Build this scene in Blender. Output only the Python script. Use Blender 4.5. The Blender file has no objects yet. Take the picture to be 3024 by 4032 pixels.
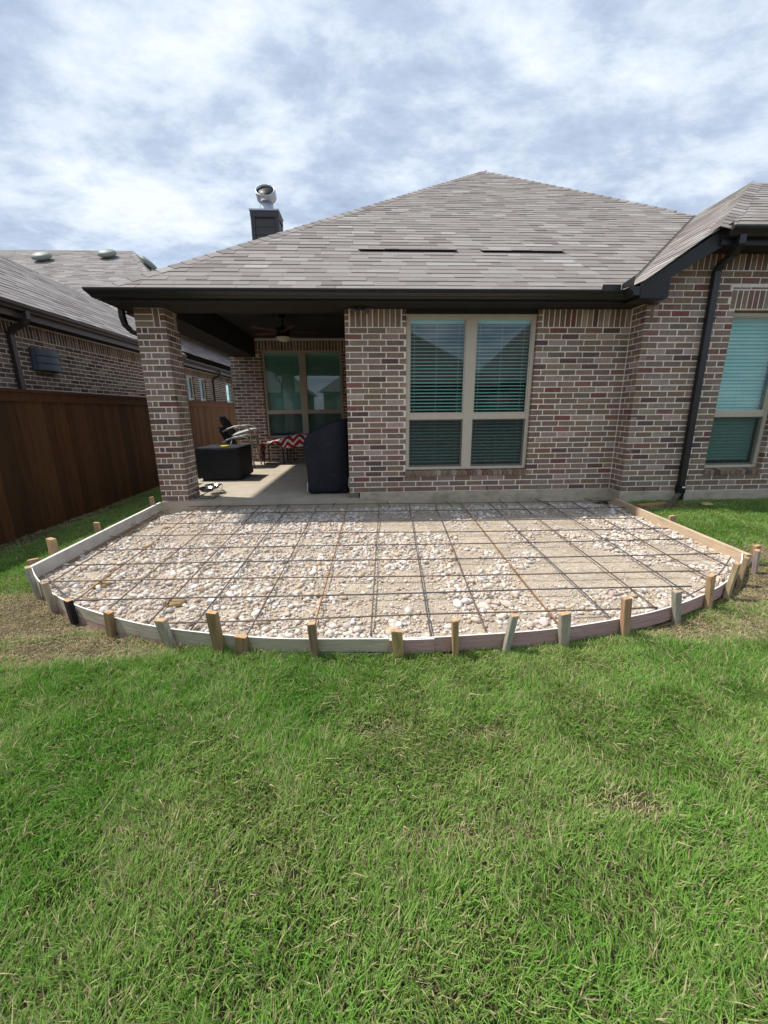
import bpy, math, random
import numpy as np
from mathutils import Vector, Matrix, Quaternion

random.seed(11)
RNG = np.random.default_rng(5)
scene = bpy.context.scene
COL = scene.collection

# ------------------------------------------------------------------ camera
CAM_LOC = np.array([0.247, -5.615, 1.141])
YAW, PITCH, ROLL, FPX = 0.0444, -0.2505, -0.0086, 1550.0
def cam_axes():
    cy, sy = math.cos(YAW), math.sin(YAW)
    Rz = np.array([[cy, sy, 0], [-sy, cy, 0], [0, 0, 1]])
    cp, sp = math.cos(PITCH), math.sin(PITCH)
    f, u, r = [Rz @ np.array(v) for v in ((0, cp, sp), (0, -sp, cp), (1, 0, 0))]
    cr, sr = math.cos(ROLL), math.sin(ROLL)
    return cr*r + sr*u, -sr*r + cr*u, f
CR, CU, CF = cam_axes()
cd = bpy.data.cameras.new('camera')
cam = bpy.data.objects.new('camera', cd)
COL.objects.link(cam)
cam.matrix_world = Matrix((( CR[0], CU[0], -CF[0], CAM_LOC[0]), (CR[1], CU[1], -CF[1], CAM_LOC[1]),
                           (CR[2], CU[2], -CF[2], CAM_LOC[2]), (0, 0, 0, 1)))
cd.sensor_fit = 'HORIZONTAL'; cd.sensor_width = 36.0; cd.lens = 36.0*FPX/3024
cd.clip_start = 0.05; cd.clip_end = 2000
scene.camera = cam
def pxray(u, v):
    return CF + CR*(u-1512)/FPX - CU*(v-2016)/FPX
def at(u, v, x=None, y=None, z=None):            # a photo pixel cast on to a known plane
    d = pxray(u, v)
    t = (x-CAM_LOC[0])/d[0] if x is not None else (y-CAM_LOC[1])/d[1] if y is not None else (z-CAM_LOC[2])/d[2]
    return CAM_LOC + t*d
def proj(p):
    d = np.asarray(p) - CAM_LOC
    w = d @ CF
    return 1512+FPX*(d @ CR)/w, 2016-FPX*(d @ CU)/w

# ------------------------------------------------------------------ light
SUN_EL, SUN_DIR = math.radians(59), np.array([-1.0, 0.28])
world = bpy.data.worlds.new('World'); scene.world = world; world.use_nodes = True
nt = world.node_tree; nt.nodes.clear()
def N(tree, typ, **kw):
    n = tree.nodes.new(typ)
    for k, v in kw.items():
        if k == 'ins':
            for kk, vv in v.items(): n.inputs[kk].default_value = vv
        else: setattr(n, k, v)
    return n
L = nt.links.new
out = N(nt, 'ShaderNodeOutputWorld'); bg = N(nt, 'ShaderNodeBackground', ins={'Strength': 0.085})
sky = N(nt, 'ShaderNodeTexSky', sky_type='NISHITA', sun_disc=False, sun_elevation=SUN_EL,
        sun_rotation=math.atan2(SUN_DIR[0], SUN_DIR[1]), altitude=200, air_density=1.0, dust_density=2.0, ozone_density=1.2)
tc = N(nt, 'ShaderNodeTexCoord'); sep = N(nt, 'ShaderNodeSeparateXYZ')
L(tc.outputs['Generated'], sep.inputs[0])
zc = N(nt, 'ShaderNodeMath', operation='MAXIMUM', ins={1: 0.0}); L(sep.outputs['Z'], zc.inputs[0])
za = N(nt, 'ShaderNodeMath', operation='ADD', ins={1: 0.22}); L(zc.outputs[0], za.inputs[0])
dx = N(nt, 'ShaderNodeMath', operation='DIVIDE'); dy = N(nt, 'ShaderNodeMath', operation='DIVIDE')
L(sep.outputs['X'], dx.inputs[0]); L(za.outputs[0], dx.inputs[1]); L(sep.outputs['Y'], dy.inputs[0]); L(za.outputs[0], dy.inputs[1])
cmb = N(nt, 'ShaderNodeCombineXYZ', ins={'Z': 3.7}); L(dx.outputs[0], cmb.inputs[0]); L(dy.outputs[0], cmb.inputs[1])
n1 = N(nt, 'ShaderNodeTexNoise', ins={'Scale': 1.25, 'Detail': 9.0, 'Roughness': 0.56, 'Distortion': 0.15}); L(cmb.outputs[0], n1.inputs['Vector'])
mp = N(nt, 'ShaderNodeMapping', ins={'Location': (7.3, 2.1, 0.0), 'Rotation': (0, 0, 0.5), 'Scale': (1.0, 1.5, 1.0)}); L(cmb.outputs[0], mp.inputs[0])
n2 = N(nt, 'ShaderNodeTexNoise', ins={'Scale': 3.1, 'Detail': 11.0, 'Roughness': 0.62, 'Distortion': 0.12}); L(mp.outputs[0], n2.inputs['Vector'])
cover = N(nt, 'ShaderNodeValToRGB')
cover.color_ramp.elements[0].position = 0.33; cover.color_ramp.elements[0].color = (0.45, 0.45, 0.45, 1)
cover.color_ramp.elements[1].position = 0.52; cover.color_ramp.elements[1].color = (1, 1, 1, 1)
L(n1.outputs['Fac'], cover.inputs[0])
shade = N(nt, 'ShaderNodeValToRGB')
cr_ = shade.color_ramp; cr_.elements[0].position = 0.30; cr_.elements[0].color = (2.3, 2.95, 4.0, 1)
cr_.elements[1].position = 0.69; cr_.elements[1].color = (5.7, 6.1, 6.65, 1)
e = cr_.elements.new(0.47); e.color = (3.35, 4.0, 5.05, 1)
e = cr_.elements.new(0.56); e.color = (4.45, 5.05, 5.9, 1)
L(n2.outputs['Fac'], shade.inputs[0])
mx = N(nt, 'ShaderNodeMix', data_type='RGBA'); L(cover.outputs[0], mx.inputs[0]); L(sky.outputs[0], mx.inputs[6]); L(shade.outputs[0], mx.inputs[7])
L(mx.outputs[2], bg.inputs[0]); L(bg.outputs[0], out.inputs[0])

sl = bpy.data.lights.new('sun', 'SUN'); sl.energy = 2.5; sl.angle = math.radians(2.2); sl.color = (1.0, 0.95, 0.87)
sun = bpy.data.objects.new('sun', sl); COL.objects.link(sun)
hd = SUN_DIR/np.linalg.norm(SUN_DIR)
sdir = Vector((hd[0]*math.cos(SUN_EL), hd[1]*math.cos(SUN_EL), math.sin(SUN_EL)))
sun.rotation_euler = sdir.to_track_quat('Z', 'Y').to_euler(); sun.location = sdir*30
vs = scene.view_settings
vs.view_transform = 'Standard'; vs.look = 'None'; vs.exposure = 0.97; vs.gamma = 1.0
try: vs.use_curve_mapping = False
except Exception: pass
scene.cycles.use_denoising = True
scene.cycles.max_bounces = 8; scene.cycles.transparent_max_bounces = 12

# ------------------------------------------------------------------ helpers: colour, noise, materials
def lin(r, g, b):
    return tuple(((c/255)/12.92 if c/255 <= 0.04045 else ((c/255+0.055)/1.055)**2.4) for c in (r, g, b))
_grid = RNG.random((64, 64))
def vnoise(x, y, s=1.0, o=0):
    x = np.asarray(x, float)*s + 17.3*o; y = np.asarray(y, float)*s + 9.1*o
    xi = np.floor(x).astype(int); yi = np.floor(y).astype(int); fx = x-xi; fy = y-yi
    fx = fx*fx*(3-2*fx); fy = fy*fy*(3-2*fy)
    g = lambda a, b: _grid[a % 64, b % 64]
    return (g(xi, yi)*(1-fx)+g(xi+1, yi)*fx)*(1-fy)+(g(xi, yi+1)*(1-fx)+g(xi+1, yi+1)*fx)*fy
def fbm(x, y, s=1.0, o=0):
    return (vnoise(x, y, s, o)*0.5+vnoise(x, y, s*2.1, o+3)*0.3+vnoise(x, y, s*4.3, o+7)*0.2)

MATS = {}
def mat(name, color=None, attr=False, rough=0.8, metal=0.0, noise=0.0, nscale=8.0, nvec=(1, 1, 1), bump=0.0, bscale=60.0, bvec=(1, 1, 1),
        spec=0.3, tint2=None, t2scale=3.0, t2lo=0.5, t2hi=0.7, t2vec=(1, 1, 1), t2amt=1.0, transl=0.0, bdist=0.01):
    m = bpy.data.materials.new(name); m.use_nodes = True
    t = m.node_tree; b = t.nodes['Principled BSDF']; k = t.links.new
    b.inputs['Roughness'].default_value = rough; b.inputs['Metallic'].default_value = metal
    b.inputs['Specular IOR Level'].default_value = spec
    geo = N(t, 'ShaderNodeNewGeometry')
    if attr:
        a = N(t, 'ShaderNodeAttribute', attribute_name='col'); src = a.outputs['Color']
    else:
        a = N(t, 'ShaderNodeRGB'); a.outputs[0].default_value = (*color, 1); src = a.outputs[0]
    def tex(scale, vec, detail=6.0, rgh=0.6):
        mpn = N(t, 'ShaderNodeMapping', ins={'Scale': vec}); k(geo.outputs['Position'], mpn.inputs[0])
        nn = N(t, 'ShaderNodeTexNoise', ins={'Scale': scale, 'Detail': detail, 'Roughness': rgh}); k(mpn.outputs[0], nn.inputs['Vector'])
        return nn.outputs['Fac']
    if tint2 is not None:
        f = tex(t2scale, t2vec)
        rp = N(t, 'ShaderNodeMapRange', ins={1: t2lo, 2: t2hi, 3: 0.0, 4: t2amt}); k(f, rp.inputs[0])
        mm = N(t, 'ShaderNodeMix', data_type='RGBA'); k(rp.outputs[0], mm.inputs[0]); k(src, mm.inputs[6]); mm.inputs[7].default_value = (*tint2, 1)
        src = mm.outputs[2]
    if noise:
        f = tex(nscale, nvec)
        rp = N(t, 'ShaderNodeMapRange', ins={1: 0.25, 2: 0.75, 3: 1-noise, 4: 1+noise}); k(f, rp.inputs[0])
        mm = N(t, 'ShaderNodeVectorMath', operation='SCALE'); k(src, mm.inputs[0]); k(rp.outputs[0], mm.inputs['Scale'])
        src = mm.outputs[0]
    k(src, b.inputs['Base Color'])
    if bump:
        f = tex(bscale, bvec, 4.0)
        bn = N(t, 'ShaderNodeBump', ins={'Strength': bump, 'Distance': bdist}); k(f, bn.inputs['Height']); k(bn.outputs[0], b.inputs['Normal'])
    if transl:
        tr = N(t, 'ShaderNodeBsdfTranslucent'); k(src, tr.inputs[0])
        ms = N(t, 'ShaderNodeMixShader', ins={0: transl}); k(b.outputs[0], ms.inputs[1]); k(tr.outputs[0], ms.inputs[2])
        k(ms.outputs[0], t.nodes['Material Output'].inputs[0])
    MATS[name] = m
    return m

mat('brick', attr=True, rough=0.92, noise=0.22, nscale=30, nvec=(1, 1, 0.35), bump=0.5, bscale=140, bdist=0.004, tint2=lin(190, 172, 160), t2scale=11, t2lo=0.60, t2hi=0.80, t2amt=0.45)
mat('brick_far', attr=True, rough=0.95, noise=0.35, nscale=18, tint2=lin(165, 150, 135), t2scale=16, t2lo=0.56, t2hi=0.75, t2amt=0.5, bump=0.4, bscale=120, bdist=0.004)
mat('mortar', color=(0.88, 0.81, 0.73), rough=0.95, noise=0.10, nscale=22, bump=0.6, bscale=170, bdist=0.004)
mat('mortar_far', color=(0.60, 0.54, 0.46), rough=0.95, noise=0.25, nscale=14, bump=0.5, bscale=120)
mat('concrete', color=(0.47, 0.41, 0.325), rough=0.9, noise=0.14, nscale=3.5, bump=0.25, bscale=90, bdist=0.004, tint2=(0.36, 0.31, 0.24), t2scale=2.3, t2lo=0.5, t2hi=0.72, t2amt=0.55)
mat('foundation', color=(0.50, 0.44, 0.335), rough=0.95, noise=0.22, nscale=6, nvec=(1, 1, 2.0), bump=0.5, bscale=50, bdist=0.006, tint2=(0.30, 0.28, 0.19), t2scale=4.0, t2lo=0.48, t2hi=0.70, t2amt=0.7)
mat('shingle', attr=True, rough=0.97, noise=0.10, nscale=60, bump=0.5, bscale=320, bdist=0.004, spec=0.15)
mat('roof_deck', color=(0.12, 0.11, 0.105), rough=0.97)
mat('dark_paint', color=(0.020, 0.0195, 0.020), rough=0.45, noise=0.2, nscale=4, bump=0.08, bscale=60, spec=0.4)
mat('soffit_paint', color=(0.028, 0.026, 0.024), rough=0.7, noise=0.15, nscale=5)
mat('bronze_metal', color=(0.022, 0.021, 0.022), rough=0.33, noise=0.12, nscale=6, spec=0.5)
mat('brown_gutter', color=(0.045, 0.033, 0.032), rough=0.4, noise=0.12, nscale=6, spec=0.5)
mat('window_frame', color=(0.56, 0.51, 0.41), rough=0.5, noise=0.05, nscale=9)
mat('blind', color=(0.80, 0.81, 0.80), rough=0.55)
mat('room_dark', color=(0.10, 0.09, 0.08), rough=0.9)
mat('fence_wood', attr=True, rough=0.75, noise=0.35, nscale=9, nvec=(1, 7, 0.35), bump=0.35, bscale=50, bvec=(1, 6, 0.3), bdist=0.006, spec=0.25)
mat('stake_wood', attr=True, rough=0.9, noise=0.38, nscale=26, nvec=(2.6, 2.6, 0.25), bump=0.5, bscale=90, bvec=(2, 2, 0.2), bdist=0.004, tint2=(0.18, 0.125, 0.075), t2scale=14, t2lo=0.54, t2hi=0.74, t2vec=(1.5, 1.5, 0.5), t2amt=0.65)
mat('plank_wood', attr=True, rough=0.85, noise=0.16, nscale=18, nvec=(3, 0.35, 3), bump=0.3, bscale=70, bvec=(3, 0.25, 3), bdist=0.004, tint2=(0.33, 0.22, 0.12), t2scale=6, t2lo=0.56, t2hi=0.72, t2vec=(2, 0.5, 2), t2amt=0.5)
mat('siding_grey', color=(0.47, 0.41, 0.32), rough=0.9, noise=0.28, nscale=20, nvec=(0.3, 0.3, 6.0), bump=0.55, bscale=55, bvec=(0.25, 0.25, 4.0), bdist=0.008, tint2=(0.62, 0.58, 0.52), t2scale=5, t2lo=0.52, t2hi=0.75, t2vec=(0.8, 0.8, 2), t2amt=0.6)
mat('siding_pink', color=(0.47, 0.30, 0.285), rough=0.9, noise=0.26, nscale=20, nvec=(0.3, 0.3, 6.0), bump=0.55, bscale=55, bvec=(0.25, 0.25, 4.0), bdist=0.008, tint2=(0.62, 0.53, 0.51), t2scale=5, t2lo=0.54, t2hi=0.78, t2vec=(0.8, 0.8, 2), t2amt=0.6)
mat('board_grey', color=(0.50, 0.485, 0.455), rough=0.85, noise=0.22, nscale=5, nvec=(1, 1, 2), bump=0.2, bscale=40, tint2=(0.36, 0.27, 0.19), t2scale=7, t2lo=0.58, t2hi=0.75, t2amt=0.5)
mat('board_edge', color=(0.80, 0.78, 0.73), rough=0.9, noise=0.06, nscale=20)
mat('rebar_steel', attr=True, rough=0.6, metal=0.25, noise=0.35, nscale=7, tint2=(0.27, 0.105, 0.03), t2scale=3.2, t2lo=0.58, t2hi=0.72, t2amt=0.7, bump=0.3, bscale=300, bdist=0.002)
mat('stone', attr=True, rough=0.92, noise=0.14, nscale=45, bump=0.35, bscale=160, bdist=0.004, spec=0.2)
mat('caliche', color=(0.50, 0.41, 0.305), rough=0.97, noise=0.26, nscale=7, bump=1.0, bscale=75, bdist=0.02, tint2=(0.64, 0.56, 0.46), t2scale=24, t2lo=0.45, t2hi=0.68, t2amt=0.85)
mat('soil', color=(0.075, 0.062, 0.030), rough=1.0, noise=0.4, nscale=5, bump=0.8, bscale=60, bdist=0.02, tint2=(0.13, 0.095, 0.05), t2scale=2.4, t2lo=0.5, t2hi=0.7, t2amt=0.6)
mat('grass', attr=True, rough=0.62, spec=0.2, transl=0.38)
mat('clod', attr=True, rough=1.0, noise=0.3, nscale=40, bump=0.8, bscale=90)
mat('black_cover', color=(0.012, 0.0135, 0.017), rough=0.75, noise=0.25, nscale=7, bump=0.25, bscale=120, bdist=0.004)
mat('navy_cover', color=(0.0145, 0.0175, 0.027), rough=0.62, noise=0.4, nscale=3, bump=0.25, bscale=9, bdist=0.03, tint2=(0.16, 0.165, 0.18), t2scale=30, t2lo=0.66, t2hi=0.72, t2vec=(1, 1, 0.8), t2amt=0.7)
mat('steel', color=(0.62, 0.61, 0.59), rough=0.22, metal=1.0)
mat('galvanised', color=(0.42, 0.44, 0.47), rough=0.42, metal=0.85, noise=0.08, nscale=9)
mat('black_metal', color=(0.016, 0.016, 0.016), rough=0.5)
mat('grey_tube', color=(0.33, 0.315, 0.29), rough=0.4, metal=0.4)
mat('sling', color=(0.022, 0.022, 0.024), rough=0.8, bump=0.2, bscale=400)
mat('cushion', color=(0.47, 0.465, 0.45), rough=0.9, noise=0.1, nscale=12, bump=0.2, bscale=200)
mat('yellow', color=(0.72, 0.58, 0.05), rough=0.6)
mat('lamp_bowl', color=(0.62, 0.58, 0.48), rough=0.4)
mat('fan_blade', color=(0.075, 0.028, 0.016), rough=0.5, noise=0.2, nscale=5)
mat('siding_dark', color=(0.062, 0.058, 0.062), rough=0.6, noise=0.12, nscale=12, nvec=(1, 1, 3))
mat('vent_paint', color=(0.070, 0.085, 0.108), rough=0.5, noise=0.12, nscale=7)
mat('roof_vent', color=(0.22, 0.25, 0.215), rough=0.55, noise=0.12, nscale=9)
mat('sticker', color=(0.75, 0.78, 0.80), rough=0.4)
mat('black_plastic', color=(0.012, 0.012, 0.013), rough=0.4)
mat('lamp_head', color=(0.12, 0.12, 0.12), rough=0.35)
mat('far_wall', color=(0.19, 0.135, 0.105), rough=0.95, noise=0.3, nscale=6, nvec=(1, 1, 3))
mat('far_roof', color=(0.15, 0.14, 0.132), rough=0.95, noise=0.3, nscale=4, nvec=(1, 3, 1))

def glass_mat(name, tint, refl, screen=0.0):
    m = bpy.data.materials.new(name); m.use_nodes = True; t = m.node_tree; t.nodes.clear(); k = t.links.new
    o = N(t, 'ShaderNodeOutputMaterial'); tr = N(t, 'ShaderNodeBsdfTransparent'); tr.inputs[0].default_value = (*tint, 1)
    gl = N(t, 'ShaderNodeBsdfGlossy', ins={'Roughness': 0.015}); gl.inputs[0].default_value = (0.92, 0.97, 1.0, 1)
    fr = N(t, 'ShaderNodeLayerWeight', ins={'Blend': 0.5}); pw = N(t, 'ShaderNodeMath', operation='POWER', ins={1: 4.0}); k(fr.outputs['Facing'], pw.inputs[0])
    mu = N(t, 'ShaderNodeMath', operation='MULTIPLY_ADD', use_clamp=True, ins={1: 0.75, 2: refl})
    k(pw.outputs[0], mu.inputs[0])
    geo = N(t, 'ShaderNodeNewGeometry')
    nn = N(t, 'ShaderNodeTexNoise', ins={'Scale': 1.3, 'Detail': 1.0}); k(geo.outputs['Position'], nn.inputs['Vector'])
    bp = N(t, 'ShaderNodeBump', ins={'Strength': 0.035, 'Distance': 0.05}); k(nn.outputs['Fac'], bp.inputs['Height']); k(bp.outputs[0], gl.inputs['Normal'])
    ms = N(t, 'ShaderNodeMixShader'); k(mu.outputs[0], ms.inputs[0]); k(tr.outputs[0], ms.inputs[1]); k(gl.outputs[0], ms.inputs[2])
    if screen:
        df = N(t, 'ShaderNodeBsdfDiffuse'); df.inputs[0].default_value = (0.10, 0.11, 0.11, 1)
        m2 = N(t, 'ShaderNodeMixShader', ins={0: screen}); k(ms.outputs[0], m2.inputs[1]); k(df.outputs[0], m2.inputs[2]); k(m2.outputs[0], o.inputs[0])
    else: k(ms.outputs[0], o.inputs[0])
    MATS[name] = m
glass_mat('glass', (0.58, 0.89, 0.82), 0.10)
glass_mat('screen', (0.75, 0.76, 0.76), 0.0, 0.30)

def towel_mat():
    m = bpy.data.materials.new('chevron_towel'); m.use_nodes = True; t = m.node_tree; b = t.nodes['Principled BSDF']; k = t.links.new
    uv = N(t, 'ShaderNodeAttribute', attribute_name='uvw'); s = N(t, 'ShaderNodeSeparateXYZ'); k(uv.outputs['Vector'], s.inputs[0])
    pp = N(t, 'ShaderNodeMath', operation='PINGPONG', ins={1: 0.155}); k(s.outputs[0], pp.inputs[0])
    ad = N(t, 'ShaderNodeMath', operation='MULTIPLY_ADD', ins={1: 0.9}); k(pp.outputs[0], ad.inputs[0]); k(s.outputs[1], ad.inputs[2])
    mo = N(t, 'ShaderNodeMath', operation='FLOORED_MODULO', ins={1: 0.155}); k(ad.outputs[0], mo.inputs[0])
    gt = N(t, 'ShaderNodeMath', operation='GREATER_THAN', ins={1: 0.095}); k(mo.outputs[0], gt.inputs[0])
    mm = N(t, 'ShaderNodeMix', data_type='RGBA'); k(gt.outputs[0], mm.inputs[0]); mm.inputs[6].default_value = (0.36, 0.012, 0.022, 1); mm.inputs[7].default_value = (0.66, 0.68, 0.68, 1)
    k(mm.outputs[2], b.inputs['Base Color']); b.inputs['Roughness'].default_value = 0.95
    MATS['chevron_towel'] = m
towel_mat()

# ------------------------------------------------------------------ helpers: meshes and objects
WO = {}                                            # world origin of every object
def new_obj(name, data, parent=None, origin=(0, 0, 0)):
    o = bpy.data.objects.new(name, data); COL.objects.link(o)
    origin = Vector(origin); WO[o] = origin
    if parent is not None:
        o.parent = parent; o.location = origin - WO[parent]
    else: o.location = origin
    return o
def tag(o, label=None, cat=None, group=None, kind=None):
    if label: o['label'] = label
    if cat: o['category'] = cat
    if group: o['group'] = group
    if kind: o['kind'] = kind
    return o
def thing(name, loc, label, cat, group=None):
    o = new_obj(name, None, None, loc); o.empty_display_size = 0.2
    return tag(o, label, cat, group)

class MB:
    def __init__(s): s.v = []; s.f = []; s.c = []; s.sm = []; s.col = (0.5, 0.5, 0.5); s.smooth = False; s.uv = None
    def add(s, vs, fs, col=None, smooth=None):
        b = len(s.v); s.v.extend([tuple(map(float, q)) for q in vs]); s.f.extend([tuple(b+i for i in q) for q in fs])
        s.c.extend([col if col is not None else s.col]*len(vs)); s.sm.extend([s.smooth if smooth is None else smooth]*len(fs))
        return s
    def hexa(s, p, col=None):      # p: 8 points, bottom loop then top loop
        return s.add(p, [(3, 2, 1, 0), (4, 5, 6, 7), (0, 1, 5, 4), (1, 2, 6, 5), (2, 3, 7, 6), (3, 0, 4, 7)], col)
    def box(s, x0, x1, y0, y1, z0, z1, col=None):
        return s.hexa([(x0, y0, z0), (x1, y0, z0), (x1, y1, z0), (x0, y1, z0), (x0, y0, z1), (x1, y0, z1), (x1, y1, z1), (x0, y1, z1)], col)
    def prism(s, loop, d, col=None):             # a planar loop of 3D points pushed along d
        n = len(loop); a = [tuple(q) for q in loop]; b = [tuple(np.array(q)+np.array(d)) for q in loop]
        return s.add(a+b, [tuple(range(n))[::-1], tuple(range(n, 2*n))]+[(i, (i+1) % n, n+(i+1) % n, n+i) for i in range(n)], col)
    def tube(s, path, r, n=8, col=None, cap=True, smooth=True):
        path = [np.array(q, float) for q in path]; m = len(path); rs = r if hasattr(r, '__len__') else [r]*m
        vs = []; prev = None
        for i, q in enumerate(path):
            t = path[min(i+1, m-1)]-path[max(i-1, 0)]; t = t/np.linalg.norm(t)
            if prev is None:
                a = np.cross(t, (0, 0, 1)) if abs(t[2]) < 0.9 else np.cross(t, (1, 0, 0))
            else: a = prev - t*(prev @ t)
            a = a/np.linalg.norm(a); prev = a; b = np.cross(t, a)
            vs += [q+rs[i]*(math.cos(2*math.pi*k/n)*a+math.sin(2*math.pi*k/n)*b) for k in range(n)]
        fs = [(i*n+k, i*n+(k+1) % n, (i+1)*n+(k+1) % n, (i+1)*n+k) for i in range(m-1) for k in range(n)]
        bb = len(s.v); s.add(vs, fs, col, smooth)
        if cap:
            s.f += [tuple(bb+k for k in range(n))[::-1], tuple(bb+(m-1)*n+k for k in range(n))]; s.sm += [False, False]
        return s
    def rect_tube(s, path, w, d, col=None):      # rectangular pipe; w along x, d along y, for runs in the yz / xz plane
        path = [np.array(q, float) for q in path]; m = len(path); vs = []
        for i, q in enumerate(path):
            t = path[min(i+1, m-1)]-path[max(i-1, 0)]; t = t/np.linalg.norm(t)
            a = np.array(w[0], float); a = a - t*(a @ t); a /= np.linalg.norm(a); b = np.cross(t, a)
            vs += [q+a*w[1]/2*sx+b*d/2*sy for sx, sy in ((-1, -1), (1, -1), (1, 1), (-1, 1))]
        fs = [(i*4+k, i*4+(k+1) % 4, (i+1)*4+(k+1) % 4, (i+1)*4+k) for i in range(m-1) for k in range(4)]
        return s.add(vs, fs+[(3, 2, 1, 0), tuple((m-1)*4+k for k in range(4))], col)
    def lathe(s, prof, c, n=24, col=None, smooth=True, sx=1.0, sy=1.0):
        vs = [(c[0]+sx*r*math.cos(2*math.pi*k/n), c[1]+sy*r*math.sin(2*math.pi*k/n), c[2]+z) for r, z in prof for k in range(n)]
        fs = [(i*n+k, i*n+(k+1) % n, (i+1)*n+(k+1) % n, (i+1)*n+k) for i in range(len(prof)-1) for k in range(n)]
        return s.add(vs, fs, col, smooth)
    def grid(s, P, col=None, smooth=True):         # P: array (a,b,3)
        a, b = P.shape[:2]
        return s.add(P.reshape(-1, 3), [(i*b+j, i*b+j+1, (i+1)*b+j+1, (i+1)*b+j) for i in range(a-1) for j in range(b-1)], col, smooth)
    def build(s, name, material, parent=None, origin='c'):
        v = np.array(s.v, float)
        if isinstance(origin, str): og = (v.min(0)+v.max(0))/2 if origin == 'c' else np.array([*((v.min(0)+v.max(0))/2)[:2], v[:, 2].min()])
        else: og = np.array(origin, float)
        me = bpy.data.meshes.new(name); me.from_pydata((v-og).tolist(), [], s.f)
        me.polygons.foreach_set('use_smooth', s.sm)
        a = me.color_attributes.new('col', 'FLOAT_COLOR', 'POINT')
        c4 = np.ones((len(v), 4), np.float32); c4[:, :3] = s.c; a.data.foreach_set('color', c4.ravel())
        me.materials.append(MATS[material] if isinstance(material, str) else material); me.update()
        return new_obj(name, me, parent, og)
def fast_mesh(name, V, T, Cc, material, nside, smooth=False, parent=None):
    V = np.asarray(V, np.float32); T = np.asarray(T, np.int32); me = bpy.data.meshes.new(name)
    me.vertices.add(len(V)); me.vertices.foreach_set('co', V.ravel())
    me.loops.add(T.size); me.loops.foreach_set('vertex_index', T.ravel())
    me.polygons.add(len(T)); me.polygons.foreach_set('loop_start', np.arange(len(T), dtype=np.int32)*nside)
    me.polygons.foreach_set('use_smooth', np.full(len(T), smooth))
    a = me.color_attributes.new('col', 'FLOAT_COLOR', 'POINT'); c4 = np.ones((len(V), 4), np.float32); c4[:, :3] = Cc
    a.data.foreach_set('color', c4.ravel()); me.materials.append(MATS[material]); me.update(calc_edges=True); me.validate()
    return new_obj(name, me, parent)

# ------------------------------------------------------------------ main dimensions
c = 0.0762; BP = 0.2445; MJ = 0.0128               # brick course, brick pitch, mortar joint
XW, YJ = 3.855, -0.273                             # inner corner, wing wall plane
PX0, PX1, PD = -2.668, -2.288, 0.385               # porch pillar
YB, XB = 4.70, -3.0                                # porch back wall
SLAB = -0.078
arc = np.array([(-2.583, -2.389), (-2.224, -2.708), (-1.782, -3.051), (-1.405, -3.267), (-1.082, -3.377), (-0.77, -3.464), (-0.485, -3.513), (0.021, -3.567),
                (0.358, -3.59), (0.616, -3.594), (1.045, -3.579), (1.261, -3.555), (1.632, -3.512), (2.05, -3.398), (2.253, -3.338), (2.626, -3.169), (2.936, -2.981), (3.25, -2.74), (3.56, -2.49)])
# smooth arc: fit a polynomial y(x)
_pf = np.polyfit(arc[:, 0], arc[:, 1], 4)
ARCX = np.linspace(-2.60, 3.59, 90); ARCY = np.polyval(_pf, ARCX)
def arc_y(x): return np.polyval(_pf, x)
FORM = np.vstack([[(-2.66, -0.02)], np.c_[ARCX, ARCY], [(3.80, -0.30), (3.845, -0.28), (3.845, -0.014), (0.2, -0.014)]])
def inside(poly, x, y):
    r = np.zeros(np.shape(x), bool); n = len(poly)
    for i in range(n):
        x0, y0 = poly[i]; x1, y1 = poly[(i+1) % n]
        if y0 == y1: continue
        cnd = ((y0 > y) != (y1 > y)) & (x < (x1-x0)*(y-y0)/(y1-y0)+x0); r ^= cnd
    return r
def sstep(a, b, x):
    t = np.clip((np.asarray(x, float)-a)/(b-a), 0, 1); return t*t*(3-2*t)
def ground_z(x, y):
    x = np.asarray(x, float); y = np.asarray(y, float)
    z = -0.245 + 0.0*x
    z = z - 0.115*sstep(-2.6, -4.1, x)*1.0
    z = z + 0.10*sstep(3.2, 4.2, x)*sstep(-3.4, -0.4, y)
    z = z - 0.03*sstep(-4.0, -8.0, y)
    return z + 0.02*(fbm(x, y, 1.3, 2)-0.5)

# ------------------------------------------------------------------ ground
gx = np.concatenate([[-400, -120, -40, -20, -12], np.linspace(-8, 9, 86), [12, 20, 40, 120, 400]])
gy = np.concatenate([[-400, -120, -40, -20, -12], np.linspace(-8, 6, 71), [9, 14, 25, 50, 120, 400]])
GX, GY = np.meshgrid(gx, gy, indexing='ij'); GZ = ground_z(GX, GY)
# dig the form bed and the porch slab footprint a little
hole = inside(FORM, GX, GY) | ((GX > -2.4) & (GX < 9) & (GY > 0.1))
GZ = np.where(hole, GZ-0.12, GZ)
o = MB().grid(np.stack([GX, GY, GZ], -1)).build('ground', 'soil', None, (0, 0, 0)); tag(o, kind='structure')

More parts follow.
